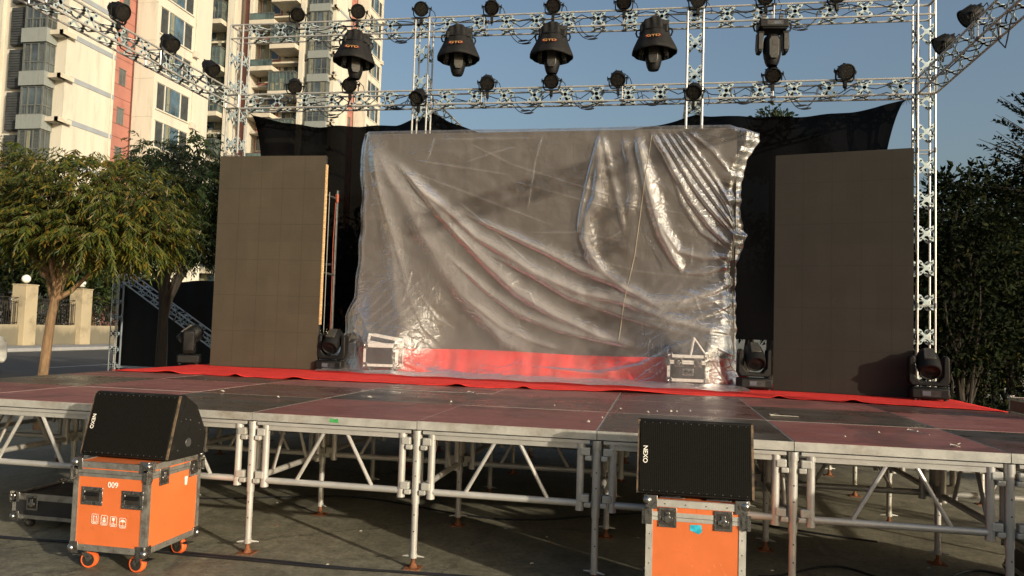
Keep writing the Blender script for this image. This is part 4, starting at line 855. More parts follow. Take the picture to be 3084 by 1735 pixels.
p = ony(1943, 52, 6.14); dup(mv0, p, R_(6), 'bare black moving light without a hood, hanging at the right of the upper beam')
b = MB(); b.tube((p.x-.1, TY, zu(p.x)-S/2), (p.x+.02, TY, zu(p.x)-S/2), .018, 10); tag(b.build('tape_wrap', M['brownstrap']), 'brown tape wrapped round the beam chord above the bare moving light', 'tape')

def make_floor_mover(label):
    t = thing('floor_moving_light', label, 'stage light', (0, 0, 0), 0, 'moving lights standing on the stage')
    b = MB(); b.box(-.19, .19, -.15, .15, .015, .135); bb = b.build('base', M['blackplastic'], t, bevel=.02)
    b = MB()
    for x in (-.15, .15):
        for y in (-.11, .11): b.lathe([(.02, 0), (.022, .016)], 10, Tr(x, y, 0))
    b.build('foot', M['tyre'], bb)
    b = MB(); b.box(-.09, .1, -.1535, -.1505, .04, .11); b.build('control_panel', M['blackpanel'], bb); b = MB(); b.box(-.08, .0, -.156, -.1538, .05, .1); b.build('display', M['display'], bb)
    b = MB()
    for k, (x, z) in enumerate(((.03, .075), (.06, .075), (.045, .092), (.045, .058))): b.lathe([(.006, 0), (.005, .003)], 8, Tr(x, -.1538, z) @ Rx(R_(90)))
    b.build('button', M['headgrey'], bb)
    b = MB(); X = Matrix(((1,0,0,0),(0,0,1,0),(0,1,0,0),(0,0,0,1)))
    b.prism([(-.2, .46), (-.205, .2), (-.17, .15), (.17, .15), (.205, .2), (.2, .46), (.17, .49), (.14, .47), (.135, .26), (.09, .2), (-.09, .2), (-.135, .26), (-.14, .47), (-.17, .49)], -.075, .075, X); b.build('yoke', M['blackplastic'], t, bevel=.014)
    A = Tr(0, 0, .40) @ aim((0, -.72, -.6))
    b = MB(A); b.lathe([(.001, -.19), (.05, -.188), (.085, -.165), (.108, -.1), (.122, 0), (.12, .08), (.112, .15), (.1, .155), (.095, .14)], 28)
    for k in range(5): b.box(-.06, .06, -.126, -.1, -.13+k*.03, -.118+k*.03)
    hd = b.build('head', M['blackplastic'], t); b = MB(A); b.lathe([(.096, .13), (.08, .138), (.001, .143)], 24); b.build('lens', M['lens'], hd)
    b = MB(A); b.prism([(-.05, -.11), (.05, -.11), (.06, .06), (-.06, .06)], .1, .128, X); b.build('head_shell', M['headgrey'], hd, bevel=.006)
    return t
fm = make_floor_mover('x'); fl = [((835, 934), 4.9, 0, 'black moving light on the carpet beside the inner edge of the left panel'), ((475, 919), 4.95, -62, 'black moving light on the carpet left of the left panel, its lens turned left'),
      ((1896, 984), 4.75, 6, 'black moving light on the carpet between the wrapped screen and the right panel'), ((2335, 1010), 4.2, -8, 'black moving light on the carpet beside the outer edge of the right panel')]
for i, ((px, py), y, rz, lab) in enumerate(fl):
    p = onz(px, py, H); p = Vector((ony(px, py, y).x, y, H+.014))
    if i == 0: fm.location = p; fm['label'] = lab
    else: o = dup(fm, p, R_(rz), lab)

# ------------------------------------------------------------------ cable loops under the beams
def loop(xa, xb, z, drop, y, label, n=2):
    t = thing('cable_loop', label, 'cable', ((xa+xb)/2, y, z), 0, 'cables looped under the beams'); w = (xb-xa)/2
    for k in range(n):
        dr = drop*(1-.28*k); sh = (.04*k); pts = []
        for q in range(13): u = -1+q/6; pts.append((u*w*(1-.12*k)+sh, .02*k, -dr*(1-abs(u)**2.2)+.0))
        b = MB(); b.path([(pts[0][0]-.03, .0, .12)]+pts+[(pts[-1][0]+.03, .05, .12)], .006, 6); o = b.build('cable', M['cable'], t)
        x = .05-.06*k; b = MB(); b.tube((x-.07, .02*k, -dr), (x-.025, .02*k, -dr), .009, 8, .014); b.tube((x-.025, .02*k, -dr), (x+.03, .02*k, -dr+.004), .015, 8); b.tube((x+.03, .02*k, -dr+.004), (x+.07, .02*k, -dr+.01), .014, 8, .008); b.build('plug', M['cable'], o)
    return t
for i, (xa, xb, yb, d) in enumerate(((812, 872, 102, 26), (975, 1038, 90, 22), (1282, 1352, 82, 32), (1450, 1518, 72, 30), (1968, 2052, 50, 28))):
    a = ony(xa, yb, TY); b_ = ony(xb, yb, TY); loop(a.x, b_.x, a.z, d*.0057, TY, '%s dark cable loop from the left drooping under the upper beam' % ords[i])
for i, (xa, xb, yb, d) in enumerate(((800, 870, 272, 28), (970, 1020, 262, 16), (1288, 1358, 260, 28), (1442, 1508, 255, 22), (1608, 1664, 252, 14), (1842, 1886, 246, 16), (1985, 2052, 243, 32))):
    a = ony(xa, yb, TY); b_ = ony(xb, yb, TY); loop(a.x, b_.x, a.z, d*.0057, TY, '%s dark cable loop from the left drooping under the lower beam' % ords[i])
def run(label, z0f, x0, x1, seed):
    rn = random.Random(seed); b = MB(); pts = []
    x = x0
    while x < x1: pts.append((x, tc_+rn.uniform(-.05, .05), z0f(x)+rn.uniform(-.06, .07))); x += .16
    b.path(pts, .007, 6); tag(b.build('cable_run', M['cable']), label, 'cable')
run('dark cable bundle lying inside the upper beam', zu, -4.9, 5.0, 3); run('dark cable bundle lying inside the lower beam', zt, -4.9, 5.0, 5); run('second dark cable strung along the top of the upper beam', lambda x: zu(x)+.06, -4.6, 4.9, 13); run('second dark cable strung along the bottom of the lower beam', lambda x: zt(x)-.07, -4.6, 4.9, 15)
for x in (XR-S/2-.02,):
    b = MB(); rn = random.Random(9); b.path([(x+rn.uniform(-.015, .015), TY-.01, z) for z in np.linspace(.9, 6.2, 40)], .008, 6); b.path([(x+.03+rn.uniform(-.02, .02), TY+.03, z) for z in np.linspace(.9, 6.2, 34)], .007, 6)
    tag(b.build('tower_cable', M['cable']), 'dark cables running down the right tower', 'cable')
b = MB(); pts = []
for k in range(40): y = 1.5+k*.118; pts.append((XL+.05*math.sin(k*1.3), y, zt(XL)-.05+.06*math.sin(k*.9)))
b.path(pts, .008, 6); tag(b.build('boom_cable', M['cable']), 'dark cable wound along the left side boom', 'cable')
b = MB(); b.path([(p_[0]-XL+XR, p_[1], p_[2]-.04) for p_ in pts], .008, 6); b.path([(XR+.02, 3.7, zt(XR)-.1), (XR, 3.75, zt(XR)-.3), (XR+.02, 3.85, zt(XR)-.36), (XR, 3.95, zt(XR)-.25), (XR, 4.0, zt(XR))], .008, 6); tag(b.build('boom_cable', M['cable']), 'dark cable wound along the right side boom', 'cable')

# ------------------------------------------------------------------ black mesh backdrop
YB = 6.72
tops = [(628, 285), (640, 292), (700, 305), (780, 316), (900, 320), (1000, 316), (1050, 300), (1090, 283), (1130, 305), (1200, 330), (1350, 345), (1480, 342), (1590, 325), (1700, 305), (1755, 286), (1775, 291), (1840, 297), (1890, 296), (2000, 293), (2100, 286), (2200, 270), (2281, 250)]
T = [ony(px, py, YB) for px, py in tops]; tx = np.array([p.x for p in T]); tz = np.array([p.z for p in T]); bz0 = ony(840, 830, YB).z; bz1 = ony(1900, 852, YB).z
nx_, nz_ = 150, 60; V = []
for k in range(nz_+1):
    v = k/nz_
    for i in range(nx_+1):
        u = i/nx_; x = tx[0]+(tx[-1]-tx[0])*u; zt_ = np.interp(x, tx, tz); zb = bz0+(bz1-bz0)*u; z = zt_+(zb-zt_)*v
        inx = .32*math.sin(math.pi*min(1, v*1.1))**.6 if v > 0 else 0
        xx = x+(inx*math.exp(-u*14)-inx*math.exp(-(1-u)*14)); y = YB+.05*math.sin(x*2.2+z)+.03*math.sin(x*5+z*2)+.04*math.exp(-v*4)*math.sin(x*9)
        V.append((xx, y, z))
b = MB(); n = nx_+1; b.add(V, [(k*n+i, k*n+i+1, (k+1)*n+i+1, (k+1)*n+i) for k in range(nz_) for i in range(nx_)])
tag(b.build('mesh_backdrop', M['meshcloth']), 'black mesh cloth backdrop sagging between the towers behind the screens', 'backdrop cloth')
for a, bb_, lab in (((tx[0], YB, tz[0]), (XL+S/2, TY+S, tz[0]+.12), 'thin tie string at the upper left corner of the black backdrop'), ((tx[-1], YB, tz[-1]), (XR-S/2, TY+S, tz[-1]+.1), 'thin tie string at the upper right corner of the black backdrop')):
    b = MB(); b.tube(a, bb_, .006, 6)
    for k in range(5): b.tube(a, (a[0]+random.uniform(-.07, .07), a[1], a[2]-random.uniform(-.05, .1)), .003, 5)
    tag(b.build('tie_string', M['cable']), lab, 'string')

# ------------------------------------------------------------------ side panels
def led_wall(label, a, b_, zt_, m, mirror, strip):
    a = Vector((*a, H+.014)); b_ = Vector((*b_, H+.014)); w = (b_-a).length; ang = math.atan2(b_.y-a.y, b_.x-a.x); h = zt_-H-.014
    t = thing('display_panel', label, 'display panel', a, ang); g_ = MB(); g_.box(0, w, 0, .012, 0, h); g_.build('screen_face', m, t, smooth=False)
    g_ = MB(); g_.box(.003, w-.003, .0125, .07, .003, h-.003); g_.build('cabinet', M['blackpanel'], t, smooth=False)
    if strip: g_ = MB(); g_.box(w+.0005, w+.014, .001, .06, .62, h-.12); g_.build('edge_strip', M['woodedge'], t, smooth=False)
    f = MB()
    for x in ((w+.02, .08) if not mirror else (.08, w-.1)): f.tube((x, .42, 0), (x, .42, h*.86), .02, 8)
    for x in ((w-.06, .1) if not mirror else (.1, w-.1)):
        x2 = x+.08 if not mirror and x > .5 else x
        for z in (h*.16, h*.45, h*.82): f.tube((x, .07, z+.02), (x2, .42, z), .015, 6)
    f.tube((.1, .42, h*.5), (w, .42, h*.5), .016, 6); f.tube((.1, .42, .1), (w, .42, .1), .016, 6); f.tube((w-.01, .2, 0), (w-.01, .2, h*.84), .007, 6); f.build('back_frame', M['darkmetal'], t)
    if strip: f = MB(); f.tube((w+.02, .41, h*.84), (w+.03, .4, h*.8), .028, 6, .02); f.path([(w+.01, .39, h*.8), (w, .38, h*.6), (w+.01, .39, h*.3), (w, .4, .1)], .005, 5); f.build('tie_strap', M['orangerope'], t)
    return t
led_wall('tall brown display panel at stage left with a pale strip down its right edge', (-4.56, 4.78), (-2.98, 4.83), 3.97, M['led'], False, True)
led_wall('tall plain brown display panel, its shade painted into the face, on the right of the stage beside the tower', (2.97, 4.68), (4.44, 4.36), 3.86, M['ledshaded'], True, False)

# ------------------------------------------------------------------ centre screen, skirt, plastic
scr = thing('centre_screen', 'wide dark display screen in the middle of the stage wrapped in clear plastic', 'display screen', (-2.58, 5.22, 1.33))
g_ = MB(); g_.box(0, 5.14, 0, .012, 0, 3.03); g_.build('screen_face', M['screen'], scr, smooth=False)
g_ = MB(); g_.box(.003, 5.137, .0125, .12, .003, 3.027); g_.build('cabinet', M['blackpanel'], scr, smooth=False)
g_ = MB()
for x in (.1, 1.7, 3.4, 5.0): g_.tube((x, .5, -.33), (x, .5, 2.4), .02, 8); g_.tube((x, .12, 1.8), (x, .5, 1.5), .016, 6); g_.tube((x, .12, .4), (x, .5, .3), .016, 6)
g_.build('back_frame', M['alu'], scr)
g_ = MB(); g_.box(0, 5.14, .02, .52, -.325, -.003); g_.build('plinth', M['blackpanel'], scr, smooth=False)
b = MB(); V = []; n = 161; m2 = 14
for k in range(m2):
    v = k/(m2-1)
    for i in range(n):
        x = -2.52+5.16*i/(n-1); V.append((x+.06*v*(i/(n-1))**8*2, 5.195-.015*math.sin(x*17+math.sin(x*5)*2)*(.3+v)-.012*math.sin(x*7)-.12*v**3, 1.335-.012*math.sin(x*2)-(1.335-H-.025)*v))
b.add(V, [(k*n+i, k*n+i+1, (k+1)*n+i+1, (k+1)*n+i) for k in range(m2-1) for i in range(n-1)]); tag(b.build('red_skirt', M['redcloth']), 'red cloth skirt hanging below the wrapped centre screen', 'skirt cloth')

pcx = [ony(962, 890, 4.86).x, ony(1730, 900, 4.95).x]
def smooth(t): t = np.clip(t, 0, 1); return t*t*(3-2*t)
NX, NZ = 700, 560
U, Vv = np.meshgrid(np.linspace(0, 1, NX), np.linspace(0, 1, NZ))
ZT, ZB = 4.385, H+.03; vh = .9; Zz = np.where(Vv < vh, ZT+(ZB-ZT)*(Vv/vh), ZB)
xl = np.interp(Zz, [H, 1.12, 1.25, 1.5, 1.75, 2.0, 3.4, 4.0, 4.385], [-2.86, -2.84, -2.78, -2.72, -2.74, -2.63, -2.6, -2.66, -2.6])
xr = np.interp(Zz, [H, 1.2, 2.1, 2.6, 2.85, 2.95, 3.05, 3.3, 3.7, 4.0, 4.2, 4.3, 4.385], [2.64, 2.58, 2.57, 2.59, 2.68, 2.72, 2.66, 2.62, 2.64, 2.72, 2.86, 2.85, 2.62])
xr = xr+.006*np.sin(Zz*19)+.006*np.sin(Zz*41); xl = xl+.01*np.sin(Zz*13)
X = xl+(xr-xl)*U; v = (ZT-Zz)/(ZT-1.3)
# folds of the film, each one a drawn line on the screen plane: it stands proud and lies double there
def cz_(cx, cy): p = ony((994+cx/1.603)/1.1972, (331+cy/1.603)/1.1972, 5.1); return p.x, p.z
FOLDS = [
 (55, .55, [(185,130),(215,300),(262,480),(295,650),(315,800),(345,950),(400,1090)]),
 (22, .35, [(190,130),(240,420),(330,700),(390,900),(470,1060),(560,1150)]),
 (75, .8, [(200,150),(290,320),(370,450),(460,620),(570,800),(690,950),(840,1110),(1010,1190)]),
 (38, 1., [(300,240),(400,340),(500,470),(610,600),(750,740),(900,880),(1080,990),(1300,1090),(1500,1150)]),
 (34, 1., [(380,330),(440,390),(560,480),(700,610),(850,700),(1000,790),(1200,880),(1420,930),(1600,1000),(1800,1060),(1930,1080)]),
 (26, .7, [(760,690),(980,800),(1150,900),(1350,970),(1560,1040),(1780,1100)]),
 (26, .7, [(560,700),(760,880),(900,980),(1100,1060),(1300,1110),(1500,1150)]),
 (24, .6, [(640,900),(820,1040),(960,1110),(1120,1160)]),
 (28, .9, [(600,480),(860,600),(1050,690),(1200,770),(1400,850),(1550,930),(1700,925),(1850,880),(1945,840)]),
 (26, .7, [(1200,590),(1260,700),(1330,790),(1430,870),(1600,960),(1750,950),(1945,900)]),
 (40, .85, [(1300,105),(1296,200),(1290,330),(1280,420),(1235,520),(1230,620),(1262,740),(1340,810)]),
 (14, .7, [(1300,105),(1250,300),(1210,480),(1195,600)]),
 (22, .5, [(1310,105),(1345,260),(1380,420),(1420,600)]),
 (30, .5, [(1410,110),(1440,260),(1450,400),(1440,520)]),
 (34, 1.1, [(1475,115),(1500,230),(1530,360),(1560,480),(1600,600),(1650,700),(1700,790)]),
 (20, .6, [(1700,790),(1800,790),(1945,750)]),
 (22, .7, [(1600,560),(1680,680),(1800,715),(1945,705)]),
 (20, .9, [(1545,100),(1600,190),(1660,300),(1740,440),(1840,570),(1945,672)]),
 (15, .9, [(1585,100),(1660,220),(1740,350),(1830,470),(1950,600)]),
 (13, .9, [(1620,98),(1700,220),(1790,350),(1870,460),(1952,570)]),
 (13, .8, [(1655,98),(1740,220),(1830,340),(1900,440),(1955,545)]),
 (12, .7, [(1690,98),(1790,230),(1870,350),(1958,500)]),
 (16, .5, [(1660,330),(1700,450),(1790,590),(1900,660)]),
 (14, .5, [(1730,100),(1850,200),(1930,300)]),
 (16, .6, [(1500,1010),(1700,1030),(1850,1060),(1945,1090)]),
 (14, .6, [(1600,1040),(1800,1000),(1945,940)]),
 (12, .5, [(1700,870),(1850,930),(1945,990)]),
 (18, .8, [(140,950),(230,1070),(350,1190),(480,1262),(700,1290)]),
 (16, .6, [(120,1000),(160,1100),(200,1200)]),
 (16, .7, [(290,1100),(400,1210),(560,1280),(800,1300)]),
 (16, .9, [(1765,1098),(1650,1150),(1500,1230),(1300,1270),(1000,1240)]),
 (12, .8, [(1765,1098),(1680,1180),(1560,1290),(1400,1335)]),
 (10, .6, [(1765,1098),(1850,1140),(1945,1190)]),
 (10, .6, [(1765,1098),(1860,1240),(1920,1340)]),
 (10, .5, [(1765,1098),(1790,1200),(1800,1330)]),
 (10, .5, [(1640,1200),(1560,1240),(1450,1320)]),
]
def seg_field(lines, asym):
    hgt = np.zeros_like(X)
    for w_, amp, pl_ in lines:
        P = [cz_(*p) for p in pl_]; wm = max(w_*(.72 if asym else 1), 4.5)/1.603/1.1972*.0053; best = np.full(X.shape, 9.); sgn = np.ones_like(X); tt = np.zeros_like(X); n_ = len(P)-1
        for q in range(n_):
            ax, az = P[q]; bx_, bz_ = P[q+1]; dx_, dz_ = bx_-ax, bz_-az; L2 = dx_*dx_+dz_*dz_
            t = np.clip(((X-ax)*dx_+(Zz-az)*dz_)/L2, 0, 1); ex = X-ax-t*dx_; ez = Zz-az-t*dz_; d = np.hypot(ex, ez); k = d < best
            best = np.where(k, d, best); sgn = np.where(k, np.sign(dx_*ez-dz_*ex), sgn); tt = np.where(k, (q+t)/n_, tt)
        w2 = wm*(.55+.7*np.sin(math.pi*np.clip(tt, .04, .96))**.7); u_ = best/w2
        prof = np.where(sgn > 0, np.exp(-(u_/1.35)**2), np.exp(-(u_/.62)**2)) if asym else np.exp(-u_**2)
        hgt += (1-.55*np.clip(hgt, 0, 1))*amp*prof*np.clip(np.minimum(tt, 1-tt)*9, .15, 1)*min(1, wm/.09+.35)
    return hgt
sheet_wob = .012*np.sin(X*9+Zz*7)
f1 = seg_field(FOLDS, True); f2 = np.zeros_like(U)
CREASES = [(3, .5, [(370,290),(1080,560)]), (3, .45, [(650,150),(880,262),(1500,460)]), (3, .5, [(400,240),(870,310)]), (3, .4, [(1370,450),(1720,500)]), (3, .4, [(930,590),(1200,590),(1450,640)]), (4, .6, [(500,130),(465,240)]), (3, .6, [(1022,110),(985,240),(945,500)]),
 (3, .4, [(1060,660),(1480,780),(1940,830)]), (3, .5, [(600,430),(760,560),(960,740)]), (3, .5, [(395,780),(365,940)]), (3, .4, [(480,140),(1000,130)]), (3, .4, [(870,340),(1100,400),(1500,520)]), (3, .5, [(380,420),(560,540),(700,690)]), (3, .4, [(820,830),(960,880),(1000,960)]), (3, .4, [(1180,690),(1340,620),(1450,560)]), (3, .4, [(1560,560),(1720,560)]), (3, .4, [(1750,640),(1740,760)]), (3, .5, [(650,250),(760,210),(900,170)]), (3, .5, [(1350,480),(1500,420)]), (3, .6, [(1680,870),(1760,900),(1800,1040)]), (4, .6, [(1840,700),(1945,760)]), (4, .6, [(1860,960),(1945,1040)]), (3, .4, [(430,880),(520,1010),(600,1060)])]
f3 = np.zeros_like(U)
for (x1, y1, x2, y2, s) in ((.60,.0,.66,.5,.35),(.63,0,.60,.42,.3),(.10,0,.0,.6,.25),(.26,0,.24,.3,.3),(.05,.3,.9,.62,.12),(.15,.27,.62,.42,.12),(.2,.12,.95,.2,.1),(.4,.5,.98,.75,.12),(.56,.15,.75,.35,.14),(.3,.35,.58,.3,.1),(.5,.6,.98,.58,.15),(.55,.44,.99,.3,.12),(.8,.1,.99,.3,.2)):
    t = np.clip(((U-x1)*(x2-x1)+(v-y1)*(y2-y1))/((x2-x1)**2+(y2-y1)**2), 0, 1); d = np.hypot(U-x1-t*(x2-x1), (v-y1-t*(y2-y1))*.6); f3 += s*np.clip(1-d/.008, 0, 1)*np.sin(math.pi*np.clip(t, .02, .98))**.4*.35
f3 = seg_field(CREASES, False)*1.9
wr = np.zeros_like(U)
for k in range(60):
    cx, cv = rng.random()*1, rng.random(); an = rng.uniform(-.9, .5); L = rng.uniform(.03, .1); du = (U-cx)*math.cos(an)+(v-cv)*math.sin(an); dv = -(U-cx)*math.sin(an)+(v-cv)*math.cos(an)
    wr += np.exp(-(du/L)**2)*np.exp(-(dv/.009)**2)*rng.uniform(.05, .14)
edge = smooth((U-.93)/.07)
wrap_r = edge*(.05*np.sin(Zz*9)+.04*np.sin(Zz*23+1)+.02*np.sin(Zz*57))
Y = 5.16-.062*f1-.012*(f3+wr)-.012*np.sin(U*9+v*3)-.006*np.sin(X*7.3+2*np.sin(Zz*3.1))*np.sin(Zz*5.1+X*2)-.003*np.sin(X*19+Zz*13+2*np.sin(Zz*7))
Y = Y+wrap_r*.35*smooth((Zz-1.2)/.7)+smooth((U-.965)/.035)*.14+smooth((.02-U)/.02)*.1
lean = np.clip(1-(Zz-H)/.75, 0, 1)**1.7; Y = Y-lean*.26
yfront = np.interp(X, [-2.9, -2.3, -1.5, 0, 1.5, 2.7], [4.5, 4.35, 4.12, 4.02, 3.9, 3.78])
for cx, w_, zt2, yf, sl_ in ((pcx[0], .2, 1.38, 4.68, .8), (pcx[1], .2, 1.4, 4.69, 1.0)):
    dx = np.clip(np.abs(X-cx)-w_, 0, None)/sl_; dz = np.clip(Zz-zt2, 0, None)/1.5; k = np.clip(1-np.sqrt(dx**2+dz**2), 0, 1); k = k**1.9; KK = k if 'KK' not in globals() else np.maximum(KK, k); Y = Y*(1-k)+np.minimum(Y, yf)*k
# foot of the sheet lying on the carpet
tf = np.clip((Vv-vh)/(1-vh), 0, 1); row = int(round(vh*(NZ-1))); Yb = Y[row][None, :]
Y = np.where(Vv > vh, Yb+(np.minimum(yfront, Yb-.05)-Yb)*tf, Y)
Zz = Zz+np.where(Vv > vh, .02*np.abs(np.sin(X*9+tf*5))*(1-tf)+.012*np.abs(np.sin(X*4.3+tf*9)), 0)
Pm = np.stack([X, Y, Zz], -1)
top = Pm[0].copy(); extra = []
for k in (3, 2, 1): e = top.copy(); e[:, 1] += .08*k; e[:, 2] += .012*(1-abs(k-2))+.0; e[:, 2] += .02*np.exp(-((top[:, 0]-1.3)/.35)**2)*np.abs(np.sin(top[:, 0]*24)); extra.append(e)
Pm = np.concatenate([np.array(extra), Pm]); NR = Pm.shape[0]; o0 = np.array([0, 5.1, 2.6])
Fq = np.array([(k*NX+i, k*NX+i+1, (k+1)*NX+i+1, (k+1)*NX+i) for k in range(NR-1) for i in range(NX-1)])
ps = mesh_leaves('plastic_sheet', Pm.reshape(-1, 3)-o0, Fq, M['plastic']); ps.location = o0; ps.data.polygons.foreach_set('use_smooth', [True]*len(ps.data.polygons))
lay = np.clip(.7*f1**1.25+.4*f3+.5*wr, 0, 1); lay = np.maximum(lay, smooth((U-.975)/.02)*.8); lay = np.maximum(lay, .35*smooth((.03-U)/.02)); lay = np.where(Vv > vh, .3+.6*tf**2, lay*1.0); lay = np.maximum(lay, .3*lean); lay = lay*(1-.75*KK)+KK*(1-KK)*(.5+.5*np.sin((X-.9*Zz)*34+np.sin(Zz*9)))**5*.6
lay = np.concatenate([np.repeat(lay[:1], 3, 0), lay]); lay = lay*(1-.5*smooth((1.36-np.concatenate([np.repeat(Zz[:1], 3, 0), Zz]))/.06)*np.concatenate([np.ones((3, NX)), (Vv <= vh)*1.0])); at_ = ps.data.attributes.new('layer', 'FLOAT', 'POINT'); at_.data.foreach_set('value', lay.reshape(-1).astype(np.float32))
tag(ps, 'crumpled clear plastic sheet draped over the centre screen and two cases down to the carpet', 'plastic sheet')
def yat(x, z):
    k = np.argmin((Pm[3:int(NZ*vh), :, 0]-x)**2+(Pm[3:int(NZ*vh), :, 2]-z)**2); return Pm[3:int(NZ*vh)].reshape(-1, 3)[k][1]
def cord(name, label, pts, r=.006):
    out = []
    for a, c in zip(pts[:-1], pts[1:]):
        for q in range(8): p = Vector(a).lerp(Vector(c), q/8); out.append((p.x, yat(p.x, p.z)-.008, p.z))
    b = MB(Tr(*(-o0))); b.path(out, r, 5); b.build(name, M['rope'], ps)
def xz(px, py): p = ony(px, py, 5.1); return (p.x, 0, p.z)
cord('tie_cord', 'long thin pale cord slanting down the right half of the plastic sheet', [xz(1640, 337), xz(1620, 470), xz(1597, 640), xz(1570, 760), xz(1555, 870)], .0033)
cord('tie_cord', 'thin pale cord down the right edge of the plastic sheet', [xz(1848, 560), xz(1845, 700), xz(1846, 800), xz(1843, 895)], .008)

# ------------------------------------------------------------------ flight cases
def caster(parent, x, y, zc, wm, r=None, lock=True, rz=0):
    r = r or zc*.42; Mx = Tr(x, y, 0) @ Rz(rz); b = MB(Mx); b.box(-.035, .035, -.035, .035, zc-.008, zc); b.tube((0, 0, zc-.03), (0, 0, zc-.008), .022, 12)
    for s in (-1, 1): b.prism([(-.026, zc-.03), (.026, zc-.03), (.042, r+.006), (.02, r-.016), (.01, r+.0)], s*.026-.002, s*.026+.002, Matrix(((0,0,1,0),(1,0,0,0),(0,1,0,0),(0,0,0,1))))
    if lock: b.box(-.03, .03, -.085, -.03, r*1.5, r*1.5+.006)
    o = b.build('caster', M['chrome'], parent); w = MB(Mx @ Tr(0, .02, r) @ Ry(R_(90))); w.lathe([(r*.5, -.019), (r*.93, -.02), (r, -.012), (r, .012), (r*.93, .02), (r*.5, .019)], 24); w.build('wheel', wm, o)
    w = MB(Mx @ Tr(0, .02, r) @ Ry(R_(90))); w.lathe([(.001, -.018), (r*.3, -.023), (r*.74, -.0215), (r*.74, .0215), (r*.3, .023), (.001, .018)], 16); w.build('hub', M['iron'], o); return o
def face_mx(face, w, d):
    return {'front': Tr(0, -d/2, 0), 'right': Tr(w/2, 0, 0) @ Rz(R_(90)), 'left': Tr(-w/2, 0, 0) @ Rz(R_(-90)), 'back': Tr(0, d/2, 0) @ Rz(R_(180))}[face]
def latch(t, F, x, z):
    A = F @ Tr(x, 0, z); b = MB(A); b.box(-.05, .05, -.007, -.0045, -.055, .055); b.build('latch', M['chrome'], t, bevel=.001); o = t.children[-1]
    b = MB(A); b.box(-.036, .036, -.009, -.0075, -.04, .04); b.build('latch_dish', M['iron'], o)
    b = MB(A); b.lathe([(.022, 0), (.02, .006)], 16, Tr(0, -.0095, -.008) @ Rx(R_(90))); b.box(-.03, .03, -.016, -.01, -.018, .002); b.box(-.012, .012, -.014, -.0095, .005, .03); b.build('turn_key', M['chrome'], o, bevel=.002)
    b = MB(A)
    for sx in (-.044, .044):
        for sz in (-.048, 0, .048): b.lathe([(.004, 0), (.0025, .003)], 8, Tr(sx, -.0075, sz) @ Rx(R_(90)))
    b.build('rivet', M['chrome'], o)
def rhandle(t, F, x, z, w=.155, h=.115):
    A = F @ Tr(x, 0, z); b = MB(A); a = w/2; c = h/2; i = .026
    b.box(-a, a, -.007, -.002, c-i, c); b.box(-a, a, -.007, -.002, -c, -c+i); b.box(-a, -a+i, -.007, -.002, -c+i, c-i); b.box(a-i, a, -.007, -.002, -c+i, c-i); b.build('recessed_handle', M['chrome'], t, bevel=.002); o = t.children[-1]
    b = MB(A); b.box(-a+i, a-i, -.0035, -.001, -c+i, c-i); b.build('recess', M['iron'], o)
    b = MB(A); b.tube((-a+i+.004, -.011, .01), (a-i-.004, -.011, .01), .009, 8); b.tube((-a+i+.004, -.008, c-i-.01), (a-i-.004, -.008, c-i-.01), .003, 6); b.build('grip', M['blackplastic'], o)
    b = MB(A)
    for sx in (-a+.013, 0, a-.013):
        for sz in (-c+.013, c-.013): b.lathe([(.0045, 0), (.003, .003)], 8, Tr(sx, -.0071, sz) @ Rx(R_(90)))
    b.build('rivet', M['chrome'], o)
